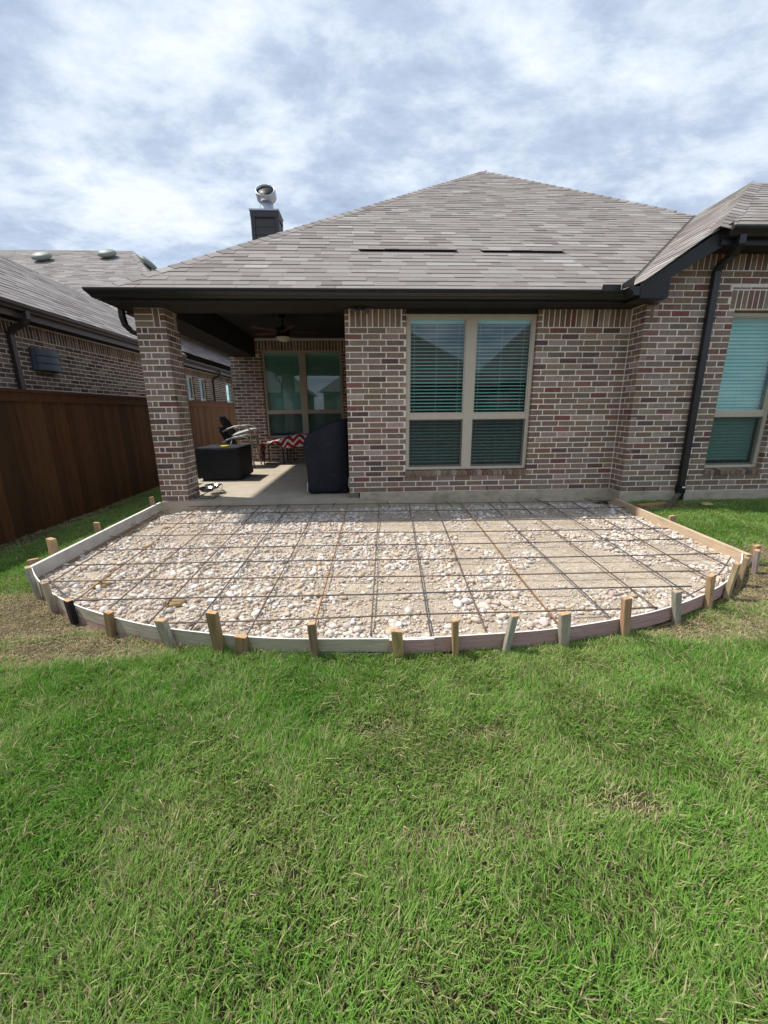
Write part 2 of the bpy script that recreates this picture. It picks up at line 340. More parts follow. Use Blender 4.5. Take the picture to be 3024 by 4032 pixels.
# ------------------------------------------------------------------ bricks
PALETTE = [(lin(132, 112, 92), 10), (lin(138, 120, 104), 30), (lin(124, 107, 94), 28), (lin(148, 130, 116), 15), (lin(134, 100, 88), 12), (lin(122, 84, 74), 6), (lin(100, 82, 76), 8), (lin(164, 145, 134), 7), (lin(130, 110, 90), 8)]
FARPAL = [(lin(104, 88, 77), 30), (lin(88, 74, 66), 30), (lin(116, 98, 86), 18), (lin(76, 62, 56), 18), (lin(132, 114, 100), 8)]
def pick(pal, hj=.04):
    cc = random.choices([q[0] for q in pal], [q[1] for q in pal])[0]; k = random.uniform(0.92, 1.08)*(1.09 if pal is PALETTE else 1.0)
    return tuple(min(0.9, q*k*random.uniform(1-hj, 1+hj)) for q in cc)
def brick_geo(mb, r, org, ax, nrm, pal, depth=0.09):
    """r=(u0,u1,z0,z1) on the wall plane through org with horizontal axis ax and outward normal nrm"""
    u0, u1, z0, z1 = r; col = pick(pal); ch = 0.003
    j = lambda a=0.0014: random.uniform(-a, a)
    pr = random.uniform(-0.0015, 0.0015)
    def P(u, z, d): return (org[0]+ax[0]*u+nrm[0]*d, org[1]+ax[1]*u+nrm[1]*d, z)
    cs = [(u0, z0), (u1, z0), (u1, z1), (u0, z1)]; ins = [(1, 1), (-1, 1), (-1, -1), (1, -1)]
    back = [P(u, z, -depth) for u, z in cs]; mid = [P(u+j(), z+j(), pr-ch) for u, z in cs]
    front = [P(u+ch*a+j(), z+ch*b+j(), pr+j(0.0008)) for (u, z), (a, b) in zip(cs, ins)]
    fs = [(8, 9, 10, 11)]+[(4+k, 4+(k+1) % 4, 8+(k+1) % 4, 8+k) for k in range(4)]+[(k, (k+1) % 4, 4+(k+1) % 4, 4+k) for k in range(4)]
    mb.add(back+mid+front, fs, col)
def clip_row(segs, holes, z0, z1):
    for (hu0, hu1, hz0, hz1) in holes:
        if z1 <= hz0+0.012 or z0 >= hz1-0.012: continue
        nx = []
        for a, b in segs:
            if b <= hu0 or a >= hu1: nx.append((a, b)); continue
            if a < hu0: nx.append((a, hu0))
            if b > hu1: nx.append((hu1, b))
        segs = nx
    return [(a, b) for a, b in segs if b-a > 0.028]
def running(u0, u1, k0, k1, offA, offB, holes=(), keep=None, base=0.0):
    out = []
    for k in range(k0, k1):
        z0, z1 = base+k*c+MJ/2, base+(k+1)*c-MJ/2
        off = offA if k % 2 == 0 else offB
        js = [u0-MJ/2] + [q for q in (off+BP*i for i in range(-20, 200)) if u0+0.03 < q < u1-0.03] + [u1+MJ/2]
        segs = [(js[i]+MJ/2+random.uniform(-.002, .002), js[i+1]-MJ/2+random.uniform(-.002, .002)) for i in range(len(js)-1)]
        for a, b in clip_row(segs, holes, z0, z1):
            if keep is None or keep((a+b)/2, z1): out.append((a, b, z0, z1))
    return out
def soldiers(u0, u1, z0, z1, edge=0.0, edge_r=None):
    out = []; edge_r = edge if edge_r is None else edge_r
    if edge:
        for k in range(3):
            h = (z1-z0)/3; out.append((u0, u0+edge-MJ, z0+k*h+MJ/2, z0+(k+1)*h-MJ/2))
    if edge_r:
        for k in range(3):
            h = (z1-z0)/3; out.append((u1-edge_r+MJ, u1, z0+k*h+MJ/2, z0+(k+1)*h-MJ/2))
    a, b = u0+edge, u1-edge_r; n = max(1, round((b-a)/c)); w = (b-a)/n
    for i in range(n): out.append((a+i*w+MJ/2, a+(i+1)*w-MJ/2, z0+MJ/2, z1-MJ/2))
    return out
class Wall:
    def __init__(s, part, org, ax, nrm, pal, depth=0.09): s.part, s.org, s.ax, s.nrm, s.pal, s.depth, s.r = part, org, ax, nrm, pal, depth, []
    def P(s, u, z): return (s.org[0]+s.ax[0]*u, s.org[1]+s.ax[1]*u, z)
    def area(s, r):
        q = [proj(s.P(u, z)) for u, z in ((r[0], r[2]), (r[1], r[2]), (r[1], r[3]), (r[0], r[3]))]
        if not any(-20 < a < 3044 for a, b in q): return 0
        return abs(sum(q[i][0]*q[(i+1) % 4][1]-q[(i+1) % 4][0]*q[i][1] for i in range(4)))/2
def lay(walls, limit, material):
    ranked = sorted(((w.area(r), i, j) for i, w in enumerate(walls) for j, r in enumerate(w.r)), reverse=True)
    single = {(i, j) for a, i, j in ranked[:limit]}
    for i, w in enumerate(walls):
        rest = MB()
        for j, r in enumerate(w.r):
            if (i, j) in single:
                m = MB(); brick_geo(m, r, w.org, w.ax, w.nrm, w.pal, w.depth); m.build('brick', material, w.part)
            else: brick_geo(rest, r, w.org, w.ax, w.nrm, w.pal, w.depth)
        if rest.v: tag(rest.build('brickwork', material, w.part), kind='stuff')

house = thing('brick_house', (3.3, 3.0, 0), 'single storey brown brick house with hipped grey shingle roof and corner porch', 'house')
G = 0.0030                                             # mortar face behind brick face
# main wall core, with the window opening
WX0, WX1, WZ0, WZ1 = 0.812, 2.578, 4*c, 32*c
m = MB(); g = G
m.box(0.0+g, WX0-g, g, 0.13, 0.0, 32*c); m.box(WX1+g, XW+0.05, g, 0.13, 0.0, 32*c); m.box(WX0-g, WX1+g, g, 0.13, 0.0, WZ0-c-g)
m.box(g, 0.13, 0.13, YB, -0.3, 2.66)                   # porch side wall
main_wall = m.build('wall', 'mortar', house)
w_main = Wall(main_wall, (0, 0), (1, 0), (0, -1), PALETTE)
hole = [(WX0, WX1, 3*c, 40*c)]
w_main.r = running(0, XW-0.004, 0, 29, 0.0554, 0.228, hole) + soldiers(0.002, WX0, 29*c, 32*c, 0.068) + soldiers(WX1, XW-0.004, 29*c, 32*c, 0.068, 0.0)
w_main.r += [(0.002, 0.13, -c-0.002, -MJ/2)]            # the odd low brick at the porch corner
# wing wall
RZ0, RX0, RS = 2.60, 3.56, 0.69                         # wing's left slope: z = RZ0 + RS*(x-RX0)
def rake(x): return RZ0+RS*(x-RX0)
VX0, VX1, VZ0, VZ1 = 5.035, 5.868, 4*c, 31.1*c
m = MB()
m.box(XW+g, VX0-g, YJ+g, YJ+0.13, 0, 2.42); m.box(VX1+g, 9.2, YJ+g, YJ+0.13, 0, 3.03); m.box(VX0-g, VX1+g, YJ+g, YJ+0.13, 0, 3*c-g); m.box(VX0-g, VX1+g, YJ+g, YJ+0.13, VZ1+g, 3.03)
m.prism([(XW+g, YJ+g+.001, 2.42), (VX0-g, YJ+g+.001, 2.42), (VX0-g, YJ+g+.001, 3.03), (4.35, YJ+g+.001, 3.03), (XW+g, YJ+g+.001, 2.70)], (0, 0.12, 0))
m.box(XW+g, XW+0.13, YJ+0.13, 0.12, 0, 2.6)
wing_wall = m.build('wall', 'mortar', house)
w_wing = Wall(wing_wall, (0, YJ), (1, 0), (0, -1), PALETTE)
holes = [(VX0, VX1, 3*c, VZ1), (4.955, 9.0, VZ1-0.02, 34.6*c), (XW, XW+0.165, 29*c, 32*c)]
kp = lambda u, z: z < rake(u)-0.06
w_wing.r = [r for r in running(XW+0.001, 7.4, 0, 37, XW+0.095, XW+0.215, holes) if kp((r[0]+r[1])/2, r[3])]
w_wing.r += [r for r in soldiers(XW+0.36, 7.4, 37*c, 40*c) if rake(r[0])-0.03 > r[2]+0.02]
w_wing.r = [(a, b, z0, min(z1, max(z0+.02, rake(a)-.06))) if z0 > 36.5*c else (a, b, z0, z1) for a, b, z0, z1 in w_wing.r]
w_wing.r += soldiers(4.955, 6.0, VZ1+MJ/2, VZ1+0.232)
w_wing.r += [(4.96+i*BP, 4.96+(i+1)*BP-MJ, VZ1+0.24, 34.6*c-0.004) for i in range(4)]
w_wing.r += soldiers(XW+0.001, XW+0.165, 29*c, 32*c, 0.092)
# jog
w_jog = Wall(wing_wall, (XW, 0), (0, -1), (-1, 0), PALETTE)
for k in range(32):
    z0, z1 = k*c+MJ/2, (k+1)*c-MJ/2
    w_jog.r += [(0.006, 0.172, z0, z1), (0.172+MJ, -YJ-0.001, z0, z1)] if k % 2 else [(0.006, 0.083, z0, z1), (0.083+MJ, -YJ-0.001, z0, z1)]
# pillar
m = MB().box(PX0+g, PX1-g, g, PD-g, -c, 32*c)
pillar = m.build('porch_pillar', 'mortar', house)
PW = PX1-PX0; HB = 0.063
w_pf = Wall(pillar, (PX0, 0), (1, 0), (0, -1), PALETTE, 0.07); w_pr = Wall(pillar, (PX1, 0), (0, 1), (1, 0), PALETTE, 0.05)
for k in range(-1, 29):
    z0, z1 = k*c+MJ/2, (k+1)*c-MJ/2; S = PW-2*HB-2*MJ
    if k % 2:
        w_pf.r += [(0, S, z0, z1), (S+MJ, S+MJ+HB, z0, z1), (PW-HB, PW-.001, z0, z1)]
        w_pr.r += [(0.072, 0.25, z0, z1), (0.25+MJ, 0.25+MJ+HB-.01, z0, z1), (0.25+MJ+HB-.01+MJ, PD, z0, z1)]
    else:
        w_pf.r += [(0, HB, z0, z1), (HB+MJ, 2*HB+MJ, z0, z1), (2*HB+2*MJ, PW-.001, z0, z1)]
        w_pr.r += [(0.072, 0.072+.06, z0, z1), (0.142, 0.195, z0, z1), (0.205, PD, z0, z1)]
    
w_pf.r += [(0, S, (29+k)*c+MJ/2, (30+k)*c-MJ/2) for k in range(3)] + [(S+MJ, S+MJ+HB, 29*c+MJ/2, 32*c-MJ/2)] + [(PW-HB, PW-.001, (29+k)*c+MJ/2, (30+k)*c-MJ/2) for k in range(3)]
w_pr.r += [(0.072, 0.25, (29+k)*c+MJ/2, (30+k)*c-MJ/2) for k in range(3)] + [(0.25+MJ, 0.31, 29*c+MJ/2, 32*c-MJ/2), (0.31+MJ, PD, 29*c+MJ/2, 32*c-MJ/2)]
# porch back wall
BX0, BX1, BZ0, BZ1 = -2.25, -0.30, 0.50, 2.60
m = MB(); m.box(XB+g, BX0-g, YB+g, YB+0.13, -0.3, 2.44); m.box(-2.38, BX0-g, YB+g, YB+0.13, 2.44, 2.87); m.box(BX1+g, g, YB+g, YB+0.13, -0.3, 2.87); m.box(BX0-g, BX1+g, YB+g, YB+0.13, -0.3, BZ0-c-g); m.box(BX0-g, BX1+g, YB+g, YB+0.13, BZ1+g, 2.87)
m.box(XB+g, XB+0.13, YB+0.13, 13.0, -0.3, 2.44)
porch_wall = m.build('wall', 'mortar', house)
w_ps = Wall(main_wall, (0, 0), (0, 1), (-1, 0), PALETTE, 0.04)
w_ps.r = running(0.105, YB-.004, 0, 35, 0.105+.1, 0.105+.22, base=SLAB)
w_pb = Wall(porch_wall, (0, YB), (1, 0), (0, -1), PALETTE)
kb = round(BZ1/c); kz = SLAB
w_pb.r = running(XB, -0.012, 0, 35, -3.0+0.07, -3.0+0.2, [(BX0, BX1, BZ0-c, 5)], base=kz)
w_pb.r += soldiers(XB, -0.012, kz+35*c, kz+38*c)
w_pb.r = [r for r in w_pb.r if r[3] < (2.47 if r[0] < -2.45 else 2.88)]
w_pb.r = [r for r in w_pb.r if not (r[0] > BX0-0.01 and r[1] < BX1+0.01 and r[2] > BZ0-c and r[3] < BZ1)]
w_ps.area = lambda r: 0
lay([w_main, w_wing, w_jog, w_pf, w_pr, w_pb, w_ps], 300, 'brick')
# rowlock sills
def rowlock(parent, x0, x1, y, z0, z1, name='window_sill', n=None):
    n = n or round((x1-x0)/c); w = (x1-x0)/n
    s_ = MB().box(x0+.01, x1-.01, y+0.004, y+0.12, z0+.004, z1-.012).build(name, 'mortar', parent)
    for i in range(n):
        a, b = x0+i*w+MJ/2, x0+(i+1)*w-MJ/2; q = MB(); j = random.uniform(-.003, .003)
        q.hexa([(a, y-0.022+j, z0), (b, y-0.022+j, z0), (b, y+.10, z0), (a, y+.10, z0), (a, y-0.025+j, z1-0.012), (b, y-0.025+j, z1-0.012), (b, y+.10, z1+.008), (a, y+.10, z1+.008)], pick(PALETTE))
        q.build('brick', 'brick', s_)
# weep slots in the bottom course
for k in (1, 4, 8, 11):
    MB().box(0.0554+BP*k-0.004, 0.0554+BP*k+0.004, -0.003, 0.05, 0.008, c-0.006).build('weep_slot', 'black_plastic', main_wall)
MB().box(XW+0.095+BP-0.004, XW+0.095+BP+0.004, YJ-0.003, YJ+0.05, 0.008, c-0.006).build('weep_slot', 'black_plastic', wing_wall)
# foundation, floors and the hidden rear of the house that closes the rooms
m = MB(); m.box(0.15, XW+0.02, -0.012, 0.30, -0.6, -0.001); m.box(XW-0.015, 9.3, YJ-0.016, YJ+0.35, -0.6, -0.001); m.box(XW-0.014, XW+0.1, YJ+0.3, 0.05, -0.6, -0.002)
m.build('foundation', 'foundation', house)
m = MB(); m.box(0.02, 9.2, 0.32, 13.0, -0.5, -0.02); m.build('interior_floor', 'room_dark', house)
m = MB(); m.box(9.05, 9.2, 0.0, 13.0, -0.5, 2.6); m.box(-2.9, 9.2, 12.9, 13.05, -0.5, 2.6); m.box(0.15, 9.0, 3.4, 3.45, -0.02, 2.6); m.box(-2.8, 0, 8.0, 8.05, -.02, 2.6)
m.box(4.6, 4.65, 0.0, 3.4, -0.02, 2.8)
m.build('interior_wall', 'room_dark', house)
m = MB(); m.box(0.14, 9.05, 0.14, 12.9, 2.62, 2.66); m.box(-2.3, 0.0, YB+.14, 12.9, 2.87, 2.90); m.build('interior_ceiling', 'room_dark', house)

# porch slab
o = MB().box(-2.66, 0.15, -0.03, YB+0.05, -0.6, SLAB).box(-3.02, -2.66, 1.5, YB+0.05, -0.6, SLAB-.002).build('patio_slab', 'concrete', None, 'b'); tag(o, kind='structure')

# ------------------------------------------------------------------ windows
def window(x0, x1, z0, z1, y, nlite, rail, label=None, mull=0.135, fw=0.046):
    wn = MB()
    wn.box(x0, x0+fw, y, y+0.07, z0, z1); wn.box(x1-fw, x1, y, y+0.07, z0, z1); wn.box(x0+fw, x1-fw, y+.002, y+0.07, z1-fw, z1); wn.box(x0+fw, x1-fw, y-.004, y+0.07, z0, z0+fw*0.8)
    w_ = (x1-x0-2*fw-(nlite-1)*mull)/nlite; lites = []
    for i in range(nlite):
        a = x0+fw+i*(w_+mull); b = a+w_; lites.append((a, b))
        if i < nlite-1: wn.box(b, b+mull, y+0.003, y+0.07, z0+fw*0.8, z1-fw)
        wn.box(a, b, y+0.008, y+0.06, rail-0.036, rail+0.036)
    ob = wn.build('window', 'window_frame', house)
    for a, b in lites:
        t = 0.016
        for za, zb, dy in ((rail+0.036, z1-fw, 0.022), (z0+fw*.8, rail-0.036, 0.032)):
            s_ = MB(); s_.box(a, a+t, y+dy-.006, y+dy+.02, za, zb); s_.box(b-t, b, y+dy-.006, y+dy+.02, za, zb); s_.box(a+t, b-t, y+dy-.005, y+dy+.02, zb-t, zb); s_.box(a+t, b-t, y+dy-.005, y+dy+.02, za, za+t*1.5)
            s_.build('sash', 'window_frame', ob)
            MB().add([(a+t, y+dy+.006, za+t), (b-t, y+dy+.006, za+t), (b-t, y+dy+.006, zb-t), (a+t, y+dy+.006, zb-t)], [(0, 1, 2, 3)]).build('pane', 'glass', ob)
        MB().add([(a, y+0.02, z0+fw*.8), (b, y+0.02, z0+fw*.8), (b, y+0.02, rail-0.036), (a, y+0.02, rail-0.036)], [(0, 1, 2, 3)]).build('insect_screen', 'screen', ob)
    return ob, lites
def blind(x0, x1, z0, z1, y, tilt, label, group, pitch=0.046, depth=0.05):
    t = thing('window_blind', ((x0+x1)/2, y, z0), label, 'blind', group)
    MB().box(x0, x1, y-0.025, y+0.03, z1-0.05, z1).build('headrail', 'blind', t)
    n = int((z1-z0-0.09)/pitch); me = None
    for i in range(n):
        z = z1-0.075-i*pitch
        if me is None:
            q = MB(); dy = depth/2*math.cos(tilt); dz = depth/2*math.sin(tilt); th = 0.0016
            pts = []
            for s1 in (-1, 1):
                for kk, cam_ in ((-1, 0), (0, 0.003), (1, 0)):
                    pts.append((kk*dy, kk*dz+cam_+s1*th))
            loop = [pts[0], pts[1], pts[2], pts[5], pts[4], pts[3]]
            q.prism([((x0+x1)/2-(x1-x0)/2+0.004, y+a, z+b) for a, b in loop], (x1-x0-0.008, 0, 0))
            ob = q.build('slat', 'blind', t); me = ob.data; base = Vector(ob.location)
        else:
            ob = bpy.data.objects.new('slat', me); COL.objects.link(ob); ob.parent = t; ob.location = base + Vector((0, 0, -(i*pitch)+random.uniform(-.001, .001))); ob.rotation_euler = (random.uniform(-.02, .02), random.uniform(-.0012, .0012), 0)
    MB().box(x0+.003, x1-.003, y-.02, y+.02, z0, z0+0.022).build('bottom_rail', 'blind', t)
    for fx in (0.1, 0.5, 0.9):
        xx = x0+(x1-x0)*fx; MB().box(xx-.0015, xx+.0015, y-0.027, y-0.0255, z0+.02, z1-.05).build('ladder_cord', 'blind', t)
    return t
wmain, lt = window(WX0+0.004, WX1-0.004, WZ0+0.012, 2.382, 0.045, 2, 1.058)
rowlock(wmain, WX0-.01, WX1+.02, 0.0, 3*c+MJ/2, 4*c+0.002)
MB().box(WX0-.004, WX1+.004, 0.03, 0.12, 2.384, 2.45).build('head_trim', 'soffit_paint', wmain)
blind(lt[0][0], lt[0][1], 0.345, 2.335, 0.155, math.radians(17), 'half open white slat blind in the big twin window, light next to the porch', 'blinds of the twin front window')
blind(lt[1][0], lt[1][1], 0.345, 2.335, 0.155, math.radians(17), 'half open white slat blind in the big twin window, light next to the inside corner', 'blinds of the twin front window')
wwing, lt = window(VX0+0.004, VX1-0.004, VZ0+0.012, 2.352, YJ+0.07, 1, 1.06)
rowlock(wwing, VX0-.01, VX1+.01, YJ, 3*c+MJ/2, 4*c+0.002)
blind(lt[0][0], lt[0][1], 0.345, 2.31, YJ+0.18, math.radians(66), 'closed white slat blind in the single window past the tall downspout', None)
wporch, lt = window(BX0+0.004, BX1-0.004, BZ0+0.01, BZ1-0.004, YB+0.06, 2, 1.137, mull=0.15)
rowlock(wporch, BX0, BX1, YB, BZ0-c, BZ0)
blind(lt[0][0], lt[0][1], BZ0+.05, BZ1-.05, YB+0.17, math.radians(60), 'nearly closed slat blind in the porch back window, light by the stacked chairs', 'blinds of the porch window')
blind(lt[1][0], lt[1][1], BZ0+.05, BZ1-.05, YB+0.17, math.radians(60), 'nearly closed slat blind in the porch back window, light behind the covered grill', 'blinds of the porch window')

# ------------------------------------------------------------------ eaves, gutters, porch ceiling
ZS = 32*c
EX, EY, EZ, TP = -2.88, -0.33, 2.56, 0.7026
m = MB()                                             # soffits
m.box(-2.84, XW-0.02, -0.285, 0.02, ZS+0.001, ZS+0.02); m.box(-2.84, PX0+0.02, 0.02, 12.9, ZS+0.001, ZS+0.02)
m.box(4.46, 9.3, YJ-0.29, YJ+0.03, 3.005, 3.02)
m.box(XW-.3, XW+.045, YJ-.285, YJ+.02, ZS+.002, ZS+.021)
m.build('soffit', 'soffit_paint', house)
m = MB()
m.box(-2.86, 3.50, -0.312, -0.287, ZS-0.004, EZ); m.box(-2.86, -2.835, -0.287, 12.9, ZS-0.004, EZ)
m.box(3.55, 3.575, YJ-0.285, -0.287, ZS-0.004, EZ)
m.box(4.43, 9.3, YJ-0.312, YJ-0.287, 2.992, 3.14)
m.build('fascia', 'dark_paint', house)
m = MB()                                             # frieze strips at the top of the walls
m.box(0.002, XW-.03, -0.012, 0.004, ZS-0.006, ZS+0.02); m.build('frieze', 'soffit_paint', house)
# porch beam and ceiling
m = MB(); m.box(-2.655, 0.004, 0.003, 0.29, ZS+0.0008, 2.70); m.box(-0.1, 0.004, 0.20, 0.29, 2.70, 2.88); m.box(-2.36, -.1, 0.20, 0.285, 2.70, 2.87); m.box(-2.655, -2.38, 0.29, YB+.004, ZS+0.0008, 2.66); m.box(-2.42, -2.38, .29, YB, 2.66, 2.86); m.build('porch_beam', 'soffit_paint', house)
m = MB(); m.box(-2.39, 0.1, 0.21, YB+.1, 2.865, 2.885); m.build('porch_ceiling', 'soffit_paint', house)
# rake board of the wing
y0 = YJ-0.29
m = MB(); m.prism([(3.562, y0, 2.430), (3.905, y0, 2.430), (3.905, y0, 2.655), (4.56, y0, 3.03), (4.56, y0, 3.24), (3.562, y0, 2.590)], (0, 0.022, 0))
m.box(3.562, 3.905, y0+.022, YJ-.001, 2.430, 2.452)
m.box(3.83, 4.0, YJ-.03, YJ-.002, ZS+0.002, 2.43)
m.build('rake_board', 'dark_paint', house)
# gutters (K profile swept along the eave)
def gutter(path, name='gutter', material='bronze_metal', parent=house, h=0.095, w=0.118, zt=2.556):
    prof = [(0.0, 0.0), (0.0, -h), (-0.062*w/0.118, -h), (-0.072*w/0.118, -h+0.012), (-0.085*w/0.118, -h*0.55), (-w+0.006, -h*0.36), (-w, -h*0.16), (-w, 0.0), (-w+0.012, 0.002), (-w+0.012, -0.006), (-w+0.007, -0.012), (-w+.009, -h*.34), (-.07*w/.118, -h+.016), (-.004, -h+.005), (-.004, 0)]
    path = [np.array(q, float) for q in path]; n = len(path); rings = []
    for i in range(n):
        d0 = path[i]-path[i-1] if i else path[1]-path[0]; d1 = path[i+1]-path[i] if i < n-1 else d0
        d0 = d0/np.linalg.norm(d0); d1 = d1/np.linalg.norm(d1)
        l0 = np.array([-d0[1], d0[0]]); l1 = np.array([-d1[1], d1[0]]); b = l0+l1; b = b/(b @ l0)
        rings.append([(path[i][0]+b[0]*o_, path[i][1]+b[1]*o_, zt+z_) for o_, z_ in prof])
    k = len(prof); q = MB(); q.add([p for r in rings for p in r], [(i*k+j, i*k+(j+1) % k, (i+1)*k+(j+1) % k, (i+1)*k+j) for i in range(n-1) for j in range(k)]+[tuple(range(8))[::-1], tuple((n-1)*k+j for j in range(8))])
    return q.build(name, material, parent)
gut = gutter([(-2.862, 12.5), (-2.862, -0.314), (3.549, -0.314), (3.549, YJ-0.288)])
# flashing where the valley drains
m = MB(); m.prism([(3.16, -0.42, 2.556), (3.40, -0.42, 2.556), (3.40, -0.42, 2.615), (3.17, -0.42, 2.615)], (0, .003, 0)); m.prism([(3.404, -0.425, 2.556), (3.44, -0.60, 2.556), (3.44, -0.60, 2.66), (3.404, -0.425, 2.615)], (.003, 0, 0))
m.build('splash_guard', 'bronze_metal', gut)
g2 = gutter([(4.46, YJ-0.314), (9.3, YJ-0.314)], zt=3.150)
# downspouts
ds = MB(); ds.rect_tube([(4.61, YJ-0.37, 3.07), (4.612, YJ-0.37, 2.99), (4.63, YJ-0.28, 2.90), (4.652, YJ-0.10, 2.86), (4.662, YJ-0.045, 2.80), (4.668, YJ-0.04, 2.70), (4.70, YJ-0.04, 0.09)], ((1, 0, 0), 0.078), 0.058)
dso = ds.build('downspout', 'bronze_metal', house)
MB().box(4.652, 4.75, YJ-0.078, YJ-0.004, -0.02, 0.095).build('drain_adapter', 'black_plastic', dso)
MB().box(4.662, 4.742, YJ-0.072, YJ-0.006, -0.2, -0.02).build('drain_pipe', 'black_plastic', dso)
MB().box(4.695, 4.745, YJ-0.0795, YJ-0.0775, 0.055, 0.08).build('sticker', 'sticker', dso)
for z in (0.85, 2.25): MB().box(4.64+.02*(2.7-z)/2.6, 4.74+.02*(2.7-z)/2.6, YJ-0.072, YJ-0.002, z, z+0.022).build('strap', 'bronze_metal', dso)
ds = MB(); ds.rect_tube([(-2.90, 0.16, 2.47), (-2.90, 0.16, 2.36), (-2.885, 0.17, 2.27), (-2.83, 0.20, 2.20), (-2.76, 0.24, 2.165), (-2.715, 0.26, 2.10), (-2.712, 0.26, 1.9), (-2.712, 0.26, -0.25)], ((0, 1, 0), 0.075), 0.055)
ds.build('downspout', 'bronze_metal', house)

# ------------------------------------------------------------------ main roof
AX, AY = 3.31, EY+(3.31-EX); AZ = EZ+TP*(AY-EY); RX = 2*AX-EX
roofpoly = MB(); BK = 13.2; RB = BK-(AY-EY)
dz = 0.012
vz = 4.62; vx_, vy_ = RX0+(vz-RZ0)/RS, EY+(vz-EZ)/TP; hx_ = RX-(vy_-EY)
roofpoly.add([(EX, EY, EZ-dz), (RX0-(RZ0-EZ)/RS, EY, EZ-dz), (vx_, vy_, vz-dz), (max(hx_, vx_+.01), vy_, vz-dz), (AX, AY, AZ-dz), (EX, BK, EZ-dz), (RX, BK, EZ-dz), (AX, RB, AZ-dz), (RX, 6.0, EZ-dz)], [(0, 1, 2, 3, 4), (5, 0, 4, 7), (3, 8, 6, 7, 4), (6, 5, 7)])
roof = roofpoly.build('roof', 'roof_deck', house)
SHP = [(lin(148, 141, 136), 36), (lin(142, 135, 130), 28), (lin(154, 148, 143), 22), (lin(134, 126, 122), 9), (lin(163, 159, 154), 5)]
def plane_rows(o, ux, up, wid, length, expo, ok, lift=None, tabs=(0.19, 0.46), th=0.012, hip_f=1.1):
    """shingle tabs on a slope; o origin at eave, ux along eave, up up-slope (unit), ok(u,s)->bool"""
    nrm = np.cross(ux, up); pcs = []; s = 0.0; k = 0
    while s < length:
        u = -random.uniform(0, 0.3)
        while u < wid:
            w = random.uniform(*tabs); a, b = max(u, 0), min(u+w, wid); u += w
            if b-a < 0.04: continue
            tq = s+expo*hip_f; ia, ib = ok(a, tq), ok(b, tq)
            if not (ia or ib): continue
            if not (ia and ib):                    # trim to the slope's edge by bisection
                lo, hi = (a, b)
                for _ in range(7):
                    md = (lo+hi)/2
                    if ok(md, tq) == ia: lo = md
                    else: hi = md
                if ia: b = lo+0.004
                else: a = hi-0.004
                if b-a < 0.03: continue
            lf = lift((a+b)/2, s) if lift else 0.0
            tt = th*random.choice((0.5, 0.6, 0.7, 0.9, 1.0)); hz = random.uniform(-0.004, 0.004)
            s0, s1 = s+hz, s+expo+0.035
            P = lambda q, r_, h: o+ux*q+up*r_+nrm*h
            a2, b2 = a+0.0008, b-0.0008
            pcs.append([P(a2, s0, lf), P(b2, s0, lf), P(b2, s1, -0.001), P(a2, s1, -0.001), P(a2, s0, lf+tt), P(b2, s0, lf+tt), P(b2, s1, 0.0012), P(a2, s1, 0.0012)])
        s += expo; k += 1
    return pcs
def px_area(p):
    q = [proj(v) for v in (p[4], p[5], p[6], p[7])]
    return abs(sum(q[i][0]*q[(i+1) % 4][1]-q[(i+1) % 4][0]*q[i][1] for i in range(4)))/2 if all(-50 < a < 3074 for a, b in q) else 0
SL = math.sqrt(1+TP*TP); upF = np.array([0, 1/SL, TP/SL]); uX = np.array([1.0, 0, 0]); FL = (AY-EY)*SL; EXPO = 0.142
def okF(u, s):
    y = s/SL; x = EX+u
    if not (y < (x-EX)+.01 and y < (RX-x)+.01): return False
    return EZ+TP*y > rake(x)-0.02 or x < RX0           # stops at the valley with the wing
def liftF(u, s):
    x = EX+u; k = round(s/EXPO)
    if k == 10 and (0.23 < x < 1.50): return 0.029
    if k == 10 and (2.13 < x < 3.38): return 0.029
    return 0.0
pcs = plane_rows(np.array([EX, EY, EZ]), uX, upF, RX-EX, FL-.02, EXPO, okF, liftF)
# left slope of the main roof (only its upper edge can be seen from the lawn)
upL = np.array([1/SL, 0, TP/SL]); uY = np.array([0, -1.0, 0])
pcsL = plane_rows(np.array([EX, BK, EZ]), uY, upL, BK-EY, FL-.02, EXPO, lambda u, s: (s/SL < u+.01) and (s/SL < BK-EY-u+.01), tabs=(0.5, 1.0))
# wing roof: left slope, front slope
WEY, WEZ = YJ-0.33, 3.155; WHX = RX0+(WEZ-RZ0)/RS
def wing_front(y): return WEZ+TP*(y-WEY)
WRZ = 4.62; WRX = RX0+(WRZ-RZ0)/RS; WRY = WEY+(WRZ-WEZ)/TP; WR2 = 2*WRX-WHX+2.0
dk = MB()
vly = lambda z: ((z-RZ0)/RS+RX0, EY+(z-EZ)/TP)
vb, vt = vly(2.62), vly(WRZ)
dk.add([(RX0, WEY, RZ0-dz), (WHX, WEY, WEZ-dz), (WRX, WRY, WRZ-dz), (vt[0], vt[1]+.3, WRZ-dz), (vb[0], vb[1], 2.62-dz)], [(0, 1, 2, 3, 4)])
dk.add([(WHX, WEY, WEZ-dz), (9.35, WEY, WEZ-dz), (9.35, WRY, WRZ-dz), (WRX, WRY, WRZ-dz)], [(0, 1, 2, 3)])
dk.add([(WRX, WRY, WRZ-dz), (9.35, WRY, WRZ-dz), (9.35, WRY+4, WRZ-2.8), (vt[0], vt[1]+.3, WRZ-dz-.01)], [(0, 1, 2, 3)])
wroof = dk.build('roof', 'roof_deck', house)
SW = math.sqrt(1+RS*RS); upW = np.array([1/SW, 0, RS/SW])
